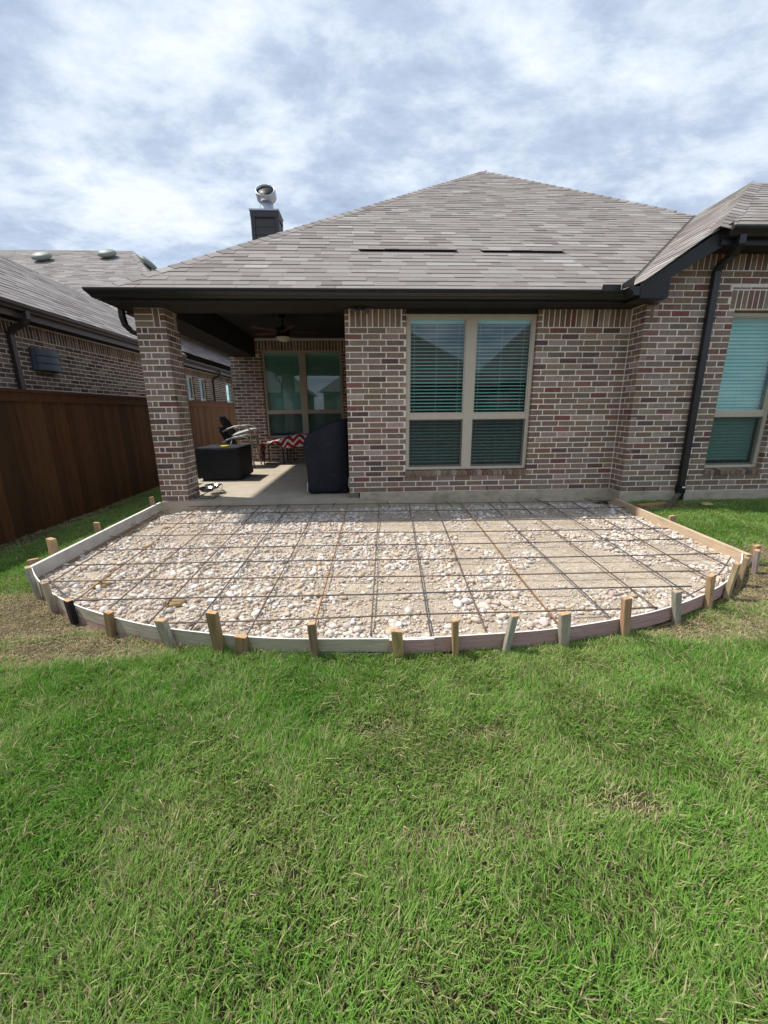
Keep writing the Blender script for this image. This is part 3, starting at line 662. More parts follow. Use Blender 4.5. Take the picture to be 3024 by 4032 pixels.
def okW(u, s):                                        # u runs back to front along -y, s up the slope
    x = RX0+s/SW; z = RZ0+RS*(x-RX0); y = 3.6-u
    if y < WEY: return False
    if z > WEZ and y < WEY+(z-WEZ)/TP: return False
    return y < EY+(z-EZ)/TP+0.02
pcsW = plane_rows(np.array([RX0, 3.6, RZ0]), uY, upW, 3.6-WEY, (WRX-RX0)*SW, EXPO, okW)
pcsV = plane_rows(np.array([WHX, WEY, WEZ]), uX, upF, 9.3-WHX, (WRY-WEY)*SL, EXPO, lambda u, s: TP*s/SL < RS*u+.01)
allp = [(px_area(p), 0, p) for p in pcs]+[(px_area(p)*.999, 1, p) for p in pcsW+pcsV]
allp.sort(key=lambda q: -q[0])
rest = {0: MB(), 1: MB()}
for i, (a, w, p) in enumerate(allp):
    if i < 300:
        q = MB(); q.hexa(p, pick(SHP, .008)); q.build('shingle', 'shingle', roof if w == 0 else wroof)
    else: rest[w].hexa(p, pick(SHP, .008))
tag(rest[0].build('shingles', 'shingle', roof), kind='stuff'); tag(rest[1].build('shingles', 'shingle', wroof), kind='stuff')
q = MB()
for p in pcsL: q.hexa(p, pick(SHP, .008))
tag(q.build('shingles', 'shingle', roof), kind='stuff')
# ridge caps along the hips
def caps(p0, p1, sideA, sideB, parent, n=None, w=0.145, step=0.19):
    p0, p1 = np.array(p0, float), np.array(p1, float); d = p1-p0; ln = np.linalg.norm(d); d = d/ln; k = int(ln/step)
    a = np.array(sideA, float); a -= d*(a @ d); a /= np.linalg.norm(a); b = np.array(sideB, float); b -= d*(b @ d); b /= np.linalg.norm(b)
    up = np.cross(a, d); up = up if up[2] > 0 else -up; up = np.array([0, 0, 1.0])
    for i in range(k):
        s0, s1 = i*step, i*step+step+0.05; q = MB(); h0, h1 = 0.022, 0.008; j = random.uniform(-.006, .006)
        c0, c1 = p0+d*s0+up*h0, p0+d*s1+up*h1
        V = [c0, c0+a*(w+j)-up*0.006, c1+a*(w+j)-up*.004, c1, c0+b*w-up*0.006, c1+b*w-up*.004]
        V2 = [v-up*0.009 for v in V]
        q.add(V+V2, [(0, 1, 2, 3), (0, 3, 5, 4), (0, 6, 7, 1), (0, 4, 10, 6), (1, 7, 8, 2), (4, 5, 11, 10), (2, 8, 9, 3), (3, 9, 11, 5)], pick(SHP, .008)); q.build('ridge_cap', 'shingle', parent)
dF = (0, -1/SL, -TP/SL); dL = (-1/SL, 0, -TP/SL); dR = (1/SL, 0, -TP/SL)
caps((EX, EY, EZ), (AX, AY, AZ), dF, dL, roof)
caps((RX-3.2, EY+3.2, EZ+TP*3.2), (AX, AY, AZ), dF, dR, roof)
caps((WHX, WEY, WEZ), (WRX, WRY, WRZ), dF, (-1/SW, 0, -RS/SW), wroof)
# valley strip
m = MB(); n_ = 14; zz = np.linspace(2.66, WRZ, n_)
P = np.array([[(vly(z)[0]+s_*0.03, vly(z)[1]+s_*0.01, z+0.014+(0.012 if s_ else 0)) for s_ in (-1, 0, 1)] for z in zz]); m.grid(P, pick(SHP, .008)); m.build('valley_strip', 'roof_deck', wroof)

# chimney chase with flue
tl, tr = at(984, 826, y=5.2), at(1095, 826, y=5.2)
CX0, CX1, CZT, CY0, CY1 = tl[0], tr[0], tl[2], 5.2, 5.72
m = MB().box(CX0+.03, CX1-.03, CY0+.03, CY1-.03, 2.2, CZT-.02); chim = m.build('chimney', 'siding_dark', house)
for zz in np.arange(CZT-0.34, 3.0, -0.165):
    for xa, xb, ya, yb2 in ((CX0+.1, CX1-.1, CY0+.012, CY0+.03), (CX1-.03, CX1-.012, CY0+.1, CY1-.1)):
        MB().hexa([(xa, ya-.006*(xb-xa > .1), zz), (xb+.006*(xb-xa < .1), ya-.006*(xb-xa > .1), zz), (xb+.006*(xb-xa < .1), yb2, zz), (xa, yb2, zz), (xa, ya, zz+.158), (xb, ya, zz+.158), (xb, yb2, zz+.158), (xa, yb2, zz+.158)]).build('siding_board', 'siding_dark', chim)
for xa, xb, ya, yb2 in ((CX0, CX0+.09, CY0, CY0+.03), (CX1-.09, CX1-.002, CY0-.001, CY0+.03), (CX1-.03, CX1, CY0+.001, CY0+.09), (CX1-.03, CX1, CY1-.09, CY1)):
    MB().box(xa, xb, ya, yb2, 2.2, CZT-.1).build('corner_trim', 'siding_dark', chim)
MB().box(CX0-.006, CX1+.006, CY0-.006, CY0+.02, CZT-.14, CZT-.012).box(CX1-.02, CX1+.006, CY0+.02, CY1+.006, CZT-.14, CZT-.012).build('top_trim', 'siding_dark', chim)
MB().box(CX0-.02, CX1+.02, CY0-.02, CY1+.02, CZT-.012, CZT+.02).build('chase_cover', 'galvanised', chim)
fc = ((CX0+CX1)/2+.02, (CY0+CY1)/2, CZT+.02); fr = 0.155
flue = MB().lathe([(fr, 0), (fr, 0.27), (fr-.01, .27), (fr-.01, 0.1), (0, .1)], fc, 28).build('flue_pipe', 'galvanised', chim)
def tilted(q, ang, cc):
    rt = Matrix.Rotation(ang, 3, 'X'); q.v = [tuple(np.array(rt @ Vector(v_))+np.array(cc)) for v_ in q.v]; return q
cc_ = (fc[0], fc[1], fc[2]+.40)
tilted(MB().lathe([(0.212, -.11), (0.232, -.08), (0.235, .09), (0.222, .115), (0.205, .105), (0.205, -.10)], (0, 0, 0), 36), math.radians(52), cc_).build('flue_cowl', 'galvanised', flue)
tilted(MB().lathe([(0, .075), (0.206, .075), (.206, .07), (0, .07)], (0, 0, 0), 32), math.radians(52), cc_).build('cowl_shade_disc', 'black_metal', flue)  # black disc in the cowl mouth, painted stand-in for the shade inside
MB().lathe([(fr-.012, .26), (fr-.012, .36), (0, .37)], fc, 20).build('flue_neck', 'black_metal', flue)

# security light and ceiling fan
sp = at(1416, 1203, y=-0.06)
t = thing('security_light', (sp[0], -0.06, 2.436), 'small two headed floodlight under the eave at the porch corner', 'floodlight')
MB().lathe([(0.045, 0.0), (0.045, -0.02), (0.03, -0.028), (0, -0.028)], (sp[0], -0.06, 2.437), 16).build('mount', 'black_metal', t)
for sx in (-1, 1):
    c0 = np.array([sp[0]+sx*0.03, -0.06, 2.415]); c1 = c0+np.array([sx*0.055, -0.035, -0.022])
    h = MB().tube([c0, c0*.5+c1*.5, c1, c1+np.array([sx*.018, -.012, -.008])], [0.014, 0.026, 0.034, 0.036], 14).build('lamp_head', 'lamp_head', t)
fx, fy, fz = -1.24, 2.35, 2.455; CZ = 2.866
t = thing('ceiling_fan', (fx, fy, CZ), 'dark ceiling fan with pale light bowl hanging under the porch roof', 'ceiling fan')
MB().tube([(fx, fy, CZ), (fx, fy, fz+.2)], 0.014).lathe([(0.06, .37), (.06, .405), (0, .408)], (fx, fy, fz), 16).build('downrod', 'black_metal', t)
MB().lathe([(0, 0.21), (0.10, 0.2), (0.13, 0.16), (0.13, 0.10), (0.09, 0.075), (0.14, .06), (.14, .03), (0, .03)], (fx, fy, fz), 24).build('motor', 'black_metal', t)
MB().lathe([(0.135, 0.03), (0.125, 0.0), (0.09, -0.028), (0.04, -0.042), (0, -0.045)], (fx, fy, fz), 28).build('light_bowl', 'lamp_bowl', t)
for k in range(5):
    a = math.radians(8+72*k); dx_, dy_ = math.cos(a), math.sin(a); q = MB()
    L_ = [(r_*dx_-s_*dy_, fy+r_*dy_+s_*dx_, fz+0.125+s_*0.12) for r_, s_ in ((0.12, -.03), (0.25, -.055), (0.62, -.07), (0.66, 0), (0.62, .07), (0.25, .055), (0.12, .03))]
    q.prism([(fx+p[0], p[1], p[2]) for p in L_], (0, 0, 0.008)); q.build('blade', 'fan_blade', t)

# ------------------------------------------------------------------ neighbour's house beyond the fence
NX, NX2, NY2 = -5.6, -5.9, 7.45                      # two wall faces, set back after NY2
nb = thing('neighbour_house', (-9, 6, -0.4), 'dark brown brick neighbour house behind the wooden fence', 'house')
m = MB(); m.box(NX-0.13, NX-g, -7.0, NY2, -0.4, 2.66); m.box(-12, NX-.13, NY2-.13, NY2-g, -.4, 2.66); m.box(-12, NX-.13, -7, -6.87, -.4, 2.66)
nw1 = m.build('wall', 'mortar_far', nb)
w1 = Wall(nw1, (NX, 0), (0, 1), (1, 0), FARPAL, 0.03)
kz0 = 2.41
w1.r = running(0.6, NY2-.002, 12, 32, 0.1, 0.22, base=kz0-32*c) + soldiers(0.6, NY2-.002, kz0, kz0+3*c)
NW = [(9.02, 9.60), (10.09, 10.70), (13.0, 13.7)]
m = MB(); ys = [NY2-.1]+[q for ab in NW for q in ab]+[20.0]
for i in range(0, len(ys), 2): m.box(NX2-0.13, NX2-g, ys[i]-(0 if i == 0 else -g), ys[i+1]-(g if i < len(ys)-2 else 0), -0.4, 2.66)
for a, b in NW: m.box(NX2-.13, NX2-g, a+g, b-g, -0.4, 0.9); m.box(NX2-.13, NX2-g, a+g, b-g, 2.40+g, 2.66)
m.box(-7.2, NX2-.2, 8.9, 14.0, -0.3, -0.2); m.box(-7.2, -7.15, 8.9, 14.0, -.2, 2.6)
nw2 = m.build('wall', 'mortar_far', nb)
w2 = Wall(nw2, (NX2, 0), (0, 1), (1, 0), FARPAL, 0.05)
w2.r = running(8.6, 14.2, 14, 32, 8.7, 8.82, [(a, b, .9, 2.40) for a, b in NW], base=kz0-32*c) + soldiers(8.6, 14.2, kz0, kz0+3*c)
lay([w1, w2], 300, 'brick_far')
for a, b in NW:
    q = MB(); x_ = NX2-0.08
    for ya, yb2, za, zb in ((a, a+.05, .9, 2.4), (b-.05, b, .9, 2.4), (a+.05, b-.05, 2.35, 2.4), (a+.05, b-.05, 0.9, .95), (a+.05, b-.05, 1.6, 1.65)): q.box(x_-.03, x_+.03, ya, yb2, za, zb)
    wo = q.build('window', 'window_frame', nb)
    MB().add([(x_, a+.05, .95), (x_, b-.05, .95), (x_, b-.05, 2.35), (x_, a+.05, 2.35)], [(0, 1, 2, 3)]).build('pane', 'glass', wo)
    q = MB()
    for k in range(24): q.hexa([(x_-.09, a+.05, 1.0+k*.03), (x_-.06, a+.05, 1.0+k*.03-.012), (x_-.06, b-.05, 1.0+k*.03-.012), (x_-.09, b-.05, 1.0+k*.03), (x_-.09, a+.05, 1.003+k*.03), (x_-.06, a+.05, 1.003+k*.03-.012), (x_-.06, b-.05, 1.003+k*.03-.012), (x_-.09, b-.05, 1.003+k*.03)])
    q.build('blind', 'blind', wo)
m = MB(); m.box(-5.31, NX+.01, -7, NY2+.1, 2.655, 2.67); m.box(-5.60, NX2+.01, NY2, 20, 2.655, 2.67); m.build('soffit', 'soffit_paint', nb)
m = MB(); m.box(-5.33, -5.305, -7, NY2+.1, 2.65, 2.83); m.box(-5.63, -5.605, NY2+.1, 20, 2.65, 2.83); m.box(-5.63, -5.33, NY2+.08, NY2+.1, 2.65, 2.86); m.build('fascia', 'brown_gutter', nb)
gutter([(-5.303, -7), (-5.303, NY2+.1)], material='brown_gutter', parent=nb, zt=2.845)
gutter([(-5.603, NY2+.12), (-5.603, 20)], material='brown_gutter', parent=nb, zt=2.845)
for yy, x_, xg in ((1.66, NX, -5.24), (11.43, NX2, -5.54)):
    MB().rect_tube([(xg, yy, 2.77), (xg, yy, 2.66), (xg-.06, yy, 2.58), (x_+.10, yy, 2.50), (x_+.045, yy, 2.42), (x_+.04, yy, 2.3), (x_+.04, yy, -0.3)], ((0, 1, 0), 0.085), 0.065).build('downspout', 'brown_gutter', nb)
# hooded wall vent
q = MB(); ya, yb2, za, zb = 2.02, 2.60, 1.90, 2.27
q.box(NX-.01, NX+.05, ya, yb2, za, zb+.01); vt_ = q.build('wall_vent', 'vent_paint', nb)
for k in range(3):
    z0, z1 = za+k*(zb-za)/3+.006, za+(k+1)*(zb-za)/3-.002; P = []
    th_ = np.linspace(-0.5*math.pi, 0.5*math.pi, 13)
    for z_, e_ in ((z0, .012), (z1, 0.0)):
        P.append([(NX+.05+(0.13+e_)*math.cos(a_), (ya+yb2)/2+0.02+((yb2-ya)/2-.03+e_)*math.sin(a_), z_) for a_ in th_])
    q = MB().grid(np.array(P)); q.prism([p for p in P[0]], (0, 0, .004)); q.build('louvre', 'vent_paint', vt_)
# lower roof
zE = 2.865; MR = 0.7; XE = -5.22
def p1z(x): return zE+MR*(XE-x)
a_ = (-7.56, 4.37, p1z(-7.56)); d_ = (-6.9, 8.2, p1z(-6.9))
m = MB(); m.add([(XE, -7, zE-.012), (XE, NY2+.1, zE-.012), (-5.52, NY2+.1, p1z(-5.52)-.012), (-5.52, 20, p1z(-5.52)-.012), (-6.9, 20, p1z(-6.9)-.012), tuple(np.array(d_)-[0, 0, .012]), tuple(np.array(a_)-[0, 0, .012]), (-7.9, 2.0, p1z(-7.9)-.012), (-7.9, -7, p1z(-7.9)-.012)], [(0, 1, 2, 3, 4, 5, 6, 7, 8)])
m.add([(-7.9, -7, p1z(-7.9)-.014), (-7.9, 2.0, p1z(-7.9)-.014), tuple(np.array(a_)-[0, 0, .014]), tuple(np.array(d_)-[0, 0, .014]), (-11, 8.2, 2.9), (-12, -7, 2.6)], [(0, 1, 2, 3, 4, 5)])
nr1 = m.build('roof', 'roof_deck', nb)
NSH = [(lin(146, 140, 137), 40), (lin(136, 129, 127), 30), (lin(156, 151, 148), 20), (lin(124, 117, 115), 10)]
sl7 = math.sqrt(1+MR*MR); upN = np.array([-1/sl7, 0, MR/sl7])
edge = lambda y: np.interp(y, [-7, 2.0, 4.37, 8.2, 20], [-7.9, -7.9, -7.56, -6.9, -6.9])
def okN(u, s):
    y = -7+u; x = XE-s/sl7
    return x > edge(y) and (y < NY2+.1 or x < -5.5)
pn = plane_rows(np.array([XE, -7, zE]), np.array([0, 1.0, 0]), upN, 27, 3.4, 0.142, okN, tabs=(0.25, 0.5))
q = MB()
for p in pn: q.hexa(p, pick(NSH, .008))
tag(q.build('shingles', 'shingle', nr1), kind='stuff')
# upper roof behind
UE, UEZ, UP = 8.2, 4.2, 0.83
R_ = at(527, 991, y=14.0); UP = (R_[2]-UEZ)/(14.0-UE); xr = R_[0]; XC = -5.6
m = MB(); m.add([(-24, UE, UEZ), (XC, UE, UEZ), (xr, 14, R_[2]), (-24, 14, R_[2]), (XC, 20, UEZ), (-24, 20, UEZ)], [(0, 1, 2, 3), (1, 4, 2), (4, 5, 3, 2)])
nr2 = m.build('roof', 'roof_deck', nb)
m = MB(); m.box(-24, -7.0, UE+.3, 19.7, 2.9, UEZ+.02); m.build('upper_wall', 'far_wall', nb)
slU = math.sqrt(1+UP*UP); upU = np.array([0, 1/slU, UP/slU])
pn = plane_rows(np.array([-16.0, UE, UEZ]), uX, upU, 16.0+XC, (14-UE)*slU, 0.142, lambda u, s: (-16+u) < XC-(XC-xr)*(s/slU)/(14-UE), tabs=(0.3, 0.6), th=0.010)
q = MB()
for p in pn: q.hexa(p, pick(NSH, .008))
sx_ = (XC-xr); slx = math.hypot(sx_, R_[2]-UEZ); upX = np.array([-sx_/slx, 0, (R_[2]-UEZ)/slx])
pn = plane_rows(np.array([XC, UE, UEZ]), np.array([0, 1.0, 0]), upX, 11.8, slx, 0.2, lambda u, s: u > 5.8*s/slx and u < 11.8-6.0*s/slx, tabs=(0.3, 0.6), th=.01)
for p in pn: q.hexa(p, pick(NSH, .008))
tag(q.build('shingles', 'shingle', nr2), kind='stuff')
caps((XC, UE, UEZ), (xr, 14, R_[2]), (0, -1/slU, -UP/slU), (sx_/slx, 0, -(R_[2]-UEZ)/slx), nr2, step=0.3)
def on_upper(u, v):
    d = pxray(u, v); n_ = np.array([0, -UP, 1.0]); t_ = (UEZ-UP*UE-n_ @ CAM_LOC)/(n_ @ d); return CAM_LOC+t_*d
def on_end(u, v):
    k_ = (R_[2]-UEZ)/sx_; d = pxray(u, v); n_ = np.array([k_, 0, 1.0]); t_ = (UEZ+k_*XC-n_ @ CAM_LOC)/(n_ @ d); return CAM_LOC+t_*d
for i, (u, v, f) in enumerate(((172, 1026, on_upper), (428, 1014, on_upper), (578, 1050, on_end))):
    p = f(u, v); nn = np.array([0, -UP, 1.0]) if f is on_upper else np.array([(R_[2]-UEZ)/sx_, 0, 1.0]); nn /= np.linalg.norm(nn)
    q = MB(); q.lathe([(0.17, -0.05), (0.17, 0.10), (0.33, 0.09), (0.36, 0.13), (0.34, 0.20), (0.25, 0.25), (0, 0.27)], (0, 0, 0), 24)
    rt = Vector((0, 0, 1)).rotation_difference(Vector(nn)); q.v = [tuple(np.array(rt @ Vector(v_))+p) for v_ in q.v]
    q.build('roof_vent', 'roof_vent', nr2)

# ------------------------------------------------------------------ fence
FX, FT = -4.10, 1.425
fence = thing('wooden_fence', (FX, 5, -0.4), 'dark brown stained wooden fence with capped top along the left side', 'fence')
y = -4.0; pk = lin(80, 51, 29)
meshes = []
while y < 14.0:
    w = 0.139; k = random.uniform(0.62, 1.25); cc = tuple(q*k*random.uniform(.93, 1.07) for q in pk); gz = float(ground_z(FX, min(y, 6)))
    q = MB(); xo = random.uniform(-.003, .003)
    q.hexa([(FX-.009+xo, y+.001, gz-.03), (FX+.009+xo, y+.001, gz-.03), (FX+.009+xo, y+w, gz-.03), (FX-.009+xo, y+w, gz-.03), (FX-.009+xo, y+.001, FT-.05), (FX+.009+xo, y+.001, FT-.05), (FX+.009+xo, y+w, FT-.05), (FX-.009+xo, y+w, FT-.05)], cc)
    q.build('picket', 'fence_wood', fence); y += w+0.0015
yy = -4.0
while yy < 14:
    y1 = min(yy+2.4, 14); k = random.uniform(.8, 1.1); cc = tuple(q*k for q in pk)
    MB().box(FX+.0125, FX+.032, yy+.001, y1-.002, FT-.125, FT-.012, cc).build('trim_board', 'fence_wood', fence)
    MB().box(FX-.05, FX+.05, yy+.001, y1-.002, FT-.012, FT+.022, tuple(q*.9 for q in cc)).build('cap_board', 'fence_wood', fence)
    MB().box(FX-.06, FX-.02, yy+.001, y1-.002, 0.1, 0.19, cc).build('rail', 'fence_wood', fence)
    MB().box(FX-.11, FX-.06, yy, yy+.06, -0.6, FT-.02, (.25, .25, .25)).build('post', 'galvanised', fence)
    yy = y1

# ------------------------------------------------------------------ formwork
def ftop(y): return -0.085+0.012*y
def strip(xs, ys, z0f, z1f, t_out, t_in, name, material, edge_mat, label, cat, group=None):
    P0 = np.c_[xs, ys]; T = np.gradient(P0, axis=0); T /= np.linalg.norm(T, axis=1)[:, None]; Nn = np.c_[T[:, 1], -T[:, 0]]   # outward (towards -y)
    a = P0+Nn*t_out; b = P0-Nn*t_in; n = len(xs); z1 = np.array([z1f(x, y) for x, y in P0]); z0 = np.array([z0f(x, y) for x, y in P0])
    q = MB(); V = []
    for i in range(n): V += [(a[i][0], a[i][1], z0[i]), (a[i][0], a[i][1], z1[i]), (b[i][0], b[i][1], z1[i]), (b[i][0], b[i][1], z0[i])]
    F = []
    for i in range(n-1):
        for k in range(4): F.append((i*4+k, (i+1)*4+k, (i+1)*4+(k+1) % 4, i*4+(k+1) % 4))
    F += [(0, 1, 2, 3), ((n-1)*4+3, (n-1)*4+2, (n-1)*4+1, (n-1)*4)]
    q.add(V, F); o = q.build(name, material, None, 'b'); o.data.materials.append(MATS[edge_mat])
    for i, p in enumerate(o.data.polygons):
        if i < 4*(n-1) and i % 4 == 1: p.material_index = 1
    return tag(o, label, cat, group)
xs = np.linspace(-2.60, 0.405, 40); xs2 = np.linspace(0.415, 3.60, 44)
wob = lambda x: 0.004*math.sin(3.1*x)+0.003*math.sin(7.7*x+1)
strip(xs, arc_y(xs), lambda x, y: ftop(y)-0.085+wob(x), lambda x, y: ftop(y)+wob(x)*.6, 0.010, 0.0, 'form_board', 'siding_grey', 'board_edge', 'grey weathered siding plank bent round the fence side of the gravel bed', 'form board', 'boards forming the patio edge')
xs3 = np.linspace(-2.585, 0.32, 40)
strip(xs3, arc_y(xs3)-0.001, lambda x, y: -0.30, lambda x, y: ftop(y)-0.087+wob(x)-.012*sstep(-.6, .3, x), 0.008, 0.0, 'form_board', 'siding_pink', 'board_edge', 'low pink siding strip in the dirt under the grey curved plank', 'form board', 'boards forming the patio edge')
strip(xs2, arc_y(xs2), lambda x, y: ftop(y)-0.098+wob(x), lambda x, y: ftop(y)+wob(x)*.5, 0.010, 0.0, 'form_board', 'siding_pink', 'board_edge', 'pink woodgrain siding plank bent round the open lawn side of the bed', 'form board', 'boards forming the patio edge')
sx0 = np.linspace(0.36, 0.62, 6)
strip(sx0, arc_y(sx0)-0.011, lambda x, y: ftop(y)-0.092, lambda x, y: ftop(y)-0.002, 0.009, 0.0, 'splice_board', 'siding_pink', 'board_edge', 'short pink splice piece nailed over the joint of the curved planks', 'form board', 'boards forming the patio edge')
lx = np.linspace(-2.662, -2.598, 12); ly = np.linspace(-0.035, -2.40, 12)
strip(lx[::-1], ly[::-1], lambda x, y: ftop(y)-0.115, lambda x, y: ftop(y)+.004, 0.0, 0.030, 'form_board', 'board_grey', 'board_edge', 'long straight whitewashed board running from the pillar towards the lawn', 'form board', 'boards forming the patio edge')
q = MB(); q.hexa([(-2.700, -0.05, -0.27), (-2.652, -0.05, -0.27), (-2.578, -2.37, -0.30), (-2.632, -2.37, -0.30), (-2.700, -0.05, ftop(0)-.117), (-2.652, -0.05, ftop(0)-.117), (-2.578, -2.37, ftop(-2.4)-.117), (-2.632, -2.37, ftop(-2.4)-.117)], lin(158, 128, 96))
tag(q.build('form_board', 'plank_wood', None, 'b'), 'brown timber laid under the whitewashed straight board', 'form board', 'boards forming the patio edge')
q = MB(); q.hexa([(3.770, -0.29, ftop(0)-.105), (3.812, -0.29, ftop(0)-.105), (3.630, -2.50, ftop(-2.4)-.105), (3.585, -2.50, ftop(-2.4)-.105), (3.770, -0.29, ftop(0)-.006), (3.812, -0.29, ftop(0)-.006), (3.630, -2.50, ftop(-2.4)+.004), (3.585, -2.50, ftop(-2.4)+.004)], lin(200, 178, 150))
tag(q.build('form_board', 'plank_wood', None, 'b'), 'straight pale pine board from the house corner down the open lawn side', 'form board', 'boards forming the patio edge')

# stakes: base x, y, top x, z, width, thickness, facing, colour
SB, SD, SG, SK, SP = lin(168, 142, 104), lin(142, 118, 90), lin(166, 154, 138), lin(34, 36, 34), lin(178, 148, 116)
def tang(x):
    d = np.polyval(np.polyder(_pf), x); v = np.array([1, d]); return v/np.linalg.norm(v)
stakes = []
ST = [(-2.305, -2.729, -2.33, 0.010, 0.046, SG, 'grey brown stake leaning at the fence side corner of the curved board'),
      (-2.015, -2.976, -2.03, -0.018, 0.045, SG, 'pale grey stake, second along the curved board from the fence side corner'),
      (-1.744, -3.145, -1.757, -0.070, 0.055, SK, 'black painted stake against the grey curved board'),
      (-1.396, -3.345, -1.385, -0.072, 0.055, SD, 'short tan stake next to the black stake'),
      (-0.947, -3.485, -0.985, -0.050, 0.069, SG, 'weathered stake with two dark knots leaning on the grey curved board'),
      (-0.63, -3.540, -0.65, 0.032, 0.066, SD, 'tall dark streaked stake standing well above the grey curved board'),
      (-0.49, -3.558, -0.49, -0.112, 0.072, SD, 'stubby brown stake level with the top of the grey curved board'),
      (-0.065, -3.625, -0.075, -0.012, 0.045, SD, 'narrow upright brown stake in front of the grey board'),
      (0.417, -3.628, 0.400, -0.060, 0.064, SB, 'yellowish split stake where the grey and pink boards meet'),
      (0.743, -3.640, 0.731, -0.008, 0.036, SB, 'thin splintered yellow stake in front of the pink board'),
      (1.040, -3.632, 1.078, 0.002, 0.040, SG, 'narrow stake leaning over in front of the pink board'),
      (1.410, -3.592, 1.395, -0.020, 0.066, SG, 'wide grey stake with a dark crack on the pink board'),
      (1.840, -3.505, 1.815, 0.024, 0.056, SP, 'tan stake with grey foot on the pink board, next to the wide cracked stake'),
      (2.277, -3.370, 2.240, -0.010, 0.058, SG, 'two tone stake, tan and pale grey, towards the open lawn end of the pink board'),
      (2.628, -3.215, 2.598, 0.028, 0.060, SP, 'straight clean tan stake, fourth along the pink board from its open lawn end'),
      (2.901, -3.040, 2.93, 0.042, 0.052, SP, 'tan stake leaning outward, third from the open lawn end of the pink board'),
      (3.209, -2.815, 3.225, -0.006, 0.052, SB, 'tan stake, second from the open lawn end of the pink board')]
def stake(bx, by, tx, tz, w, col, label, ax=None, th=0.036, off=0.014, gz=None, ty=None):
    T = tang(bx) if ax is None else np.array(ax, float); Nn = np.array([T[1], -T[0]])
    if ax is None:                                     # stand just outside the curved board
        yb = arc_y(bx); p = np.array([bx, yb])+Nn*(off+th/2)
    else: p = np.array([bx, by])
    gz = float(ground_z(bx, by)) if gz is None else gz
    tp = p+np.array([tx-bx, 0 if ty is None else ty-by]); q = MB(); rings = []
    hs = [(gz-0.16, 0.15), (gz-0.06, 0.75), (gz+0.02, 0.93), ((gz+tz)/2, 0.98), (tz-0.006, 1.0), (tz, 0.93)]
    jx = [random.uniform(-.004, .004) for _ in range(4)]
    for z, s_ in hs:
        f = (z-gz)/(tz-gz); cpos = p+(tp-p)*f; a, b = w/2*s_, th/2*s_; e_ = 0.004*s_
        for u_, v_ in ((-a+e_, -b), (a-e_, -b), (a, -b+e_), (a, b-e_), (a-e_, b), (-a+e_, b), (-a, b-e_), (-a, -b+e_)):
            x_, y_ = cpos+T*u_-Nn*v_*(-1)
            rings.append((x_, y_, z+(jx[0]*u_/a if s_ >= .93 and z > gz+.03 else 0)))
    n = len(hs); F = [(i*8+k, i*8+(k+1) % 8, (i+1)*8+(k+1) % 8, (i+1)*8+k) for i in range(n-1) for k in range(8)]
    q.add(rings, F, tuple(c_*random.uniform(.9, 1.1) for c_ in col))
    top = [(r_[0], r_[1], r_[2]+0.0003) for r_ in rings[-8:]]
    q.add(top, [tuple(range(8))], lin(196, 158, 118))
    o = q.build('wooden_stake', 'stake_wood', None, 'b'); tag(o, label, 'stake', 'stakes holding the form boards'); return o
for s_ in ST: stake(*s_)
stake(3.58, -2.60, 3.56, -0.03, 0.05, SG, 'whitish stake at the open lawn corner, between two tan stakes', ax=(0.85, 0.5))
stake(3.72, -2.46, 3.70, -0.040, 0.062, SP, 'reddish tan stake outside the end of the straight pine board', ax=(0.98, 0.2))
stake(3.775, -1.371, 3.772, -0.056, 0.07, SP, 'lone stake on the grass side of the straight pine board', ax=(1, 0.1))
stake(-2.722, -0.16, -2.722, 0.022, 0.055, SB, 'stake against the whitewashed board next to the brick pillar', ax=(1, -0.05))
stake(-2.712, -1.33, -2.712, -0.012, 0.055, SB, 'stake halfway along the fence side of the whitewashed board', ax=(1, -0.05))
stake(-2.745, -1.92, -2.80, -0.020, 0.085, SP, 'fat orange stake tilted away from the whitewashed board near the corner', ax=(0.9, -0.4), th=0.05, ty=-1.86)
stake(-2.70, -2.22, -2.70, -0.095, 0.085, SP, 'short broad stake tucked in the corner of the whitewashed and curved boards', ax=(0.9, 0.35))

# ------------------------------------------------------------------ reinforcing bars
grid = thing('rebar_grid', (0.5, -1.7, -0.19), 'tied grid of rusty steel reinforcing bars over the gravel bed', 'rebar')
TB = [((-2.66, -0.017), (3.80, -0.174)), ((-2.620, -0.467), (3.74, -0.593)), ((-2.600, -0.913), (3.552, -1.125)), ((-2.555, -1.391), (3.585, -1.571)), ((-2.528, -1.851), (3.523, -1.942)),
      ((-2.464, -2.234), (3.46, -2.369)), ((-2.339, -2.59), (2.999, -2.739)), ((-1.852, -2.953), (2.668, -3.0)), ((-1.037, -3.306), (2.185, -3.299))]
LB = [((-2.55, -0.06), (-2.284, -2.608)), ((-2.14, -0.05), (-1.86, -2.95)), ((-1.71, -0.05), (-1.545, -3.10)), ((-1.285, -0.05), (-1.172, -3.28)), ((-0.865, -0.05), (-0.862, -3.38)), ((-0.455, -0.05), (-0.490, -3.45)),
      ((-0.03, -0.05), (-0.10, -3.50)), ((0.425, -0.05), (0.255, -3.50)), ((0.86, -0.05), (0.615, -3.52)), ((1.235, -0.05), (0.955, -3.50)), ((1.62, -0.05), (1.43, -3.48)), ((2.02, -0.06), (1.80, -3.40)), ((2.44, -0.06), (2.185, -3.31)),
      ((2.87, -0.06), (2.575, -3.14)), ((3.25, -0.10), (2.945, -2.90)), ((3.64, -0.14), (3.31, -2.62))]
RC = [lin(92, 90, 94), lin(116, 102, 92), lin(106, 92, 80), lin(148, 108, 70)]
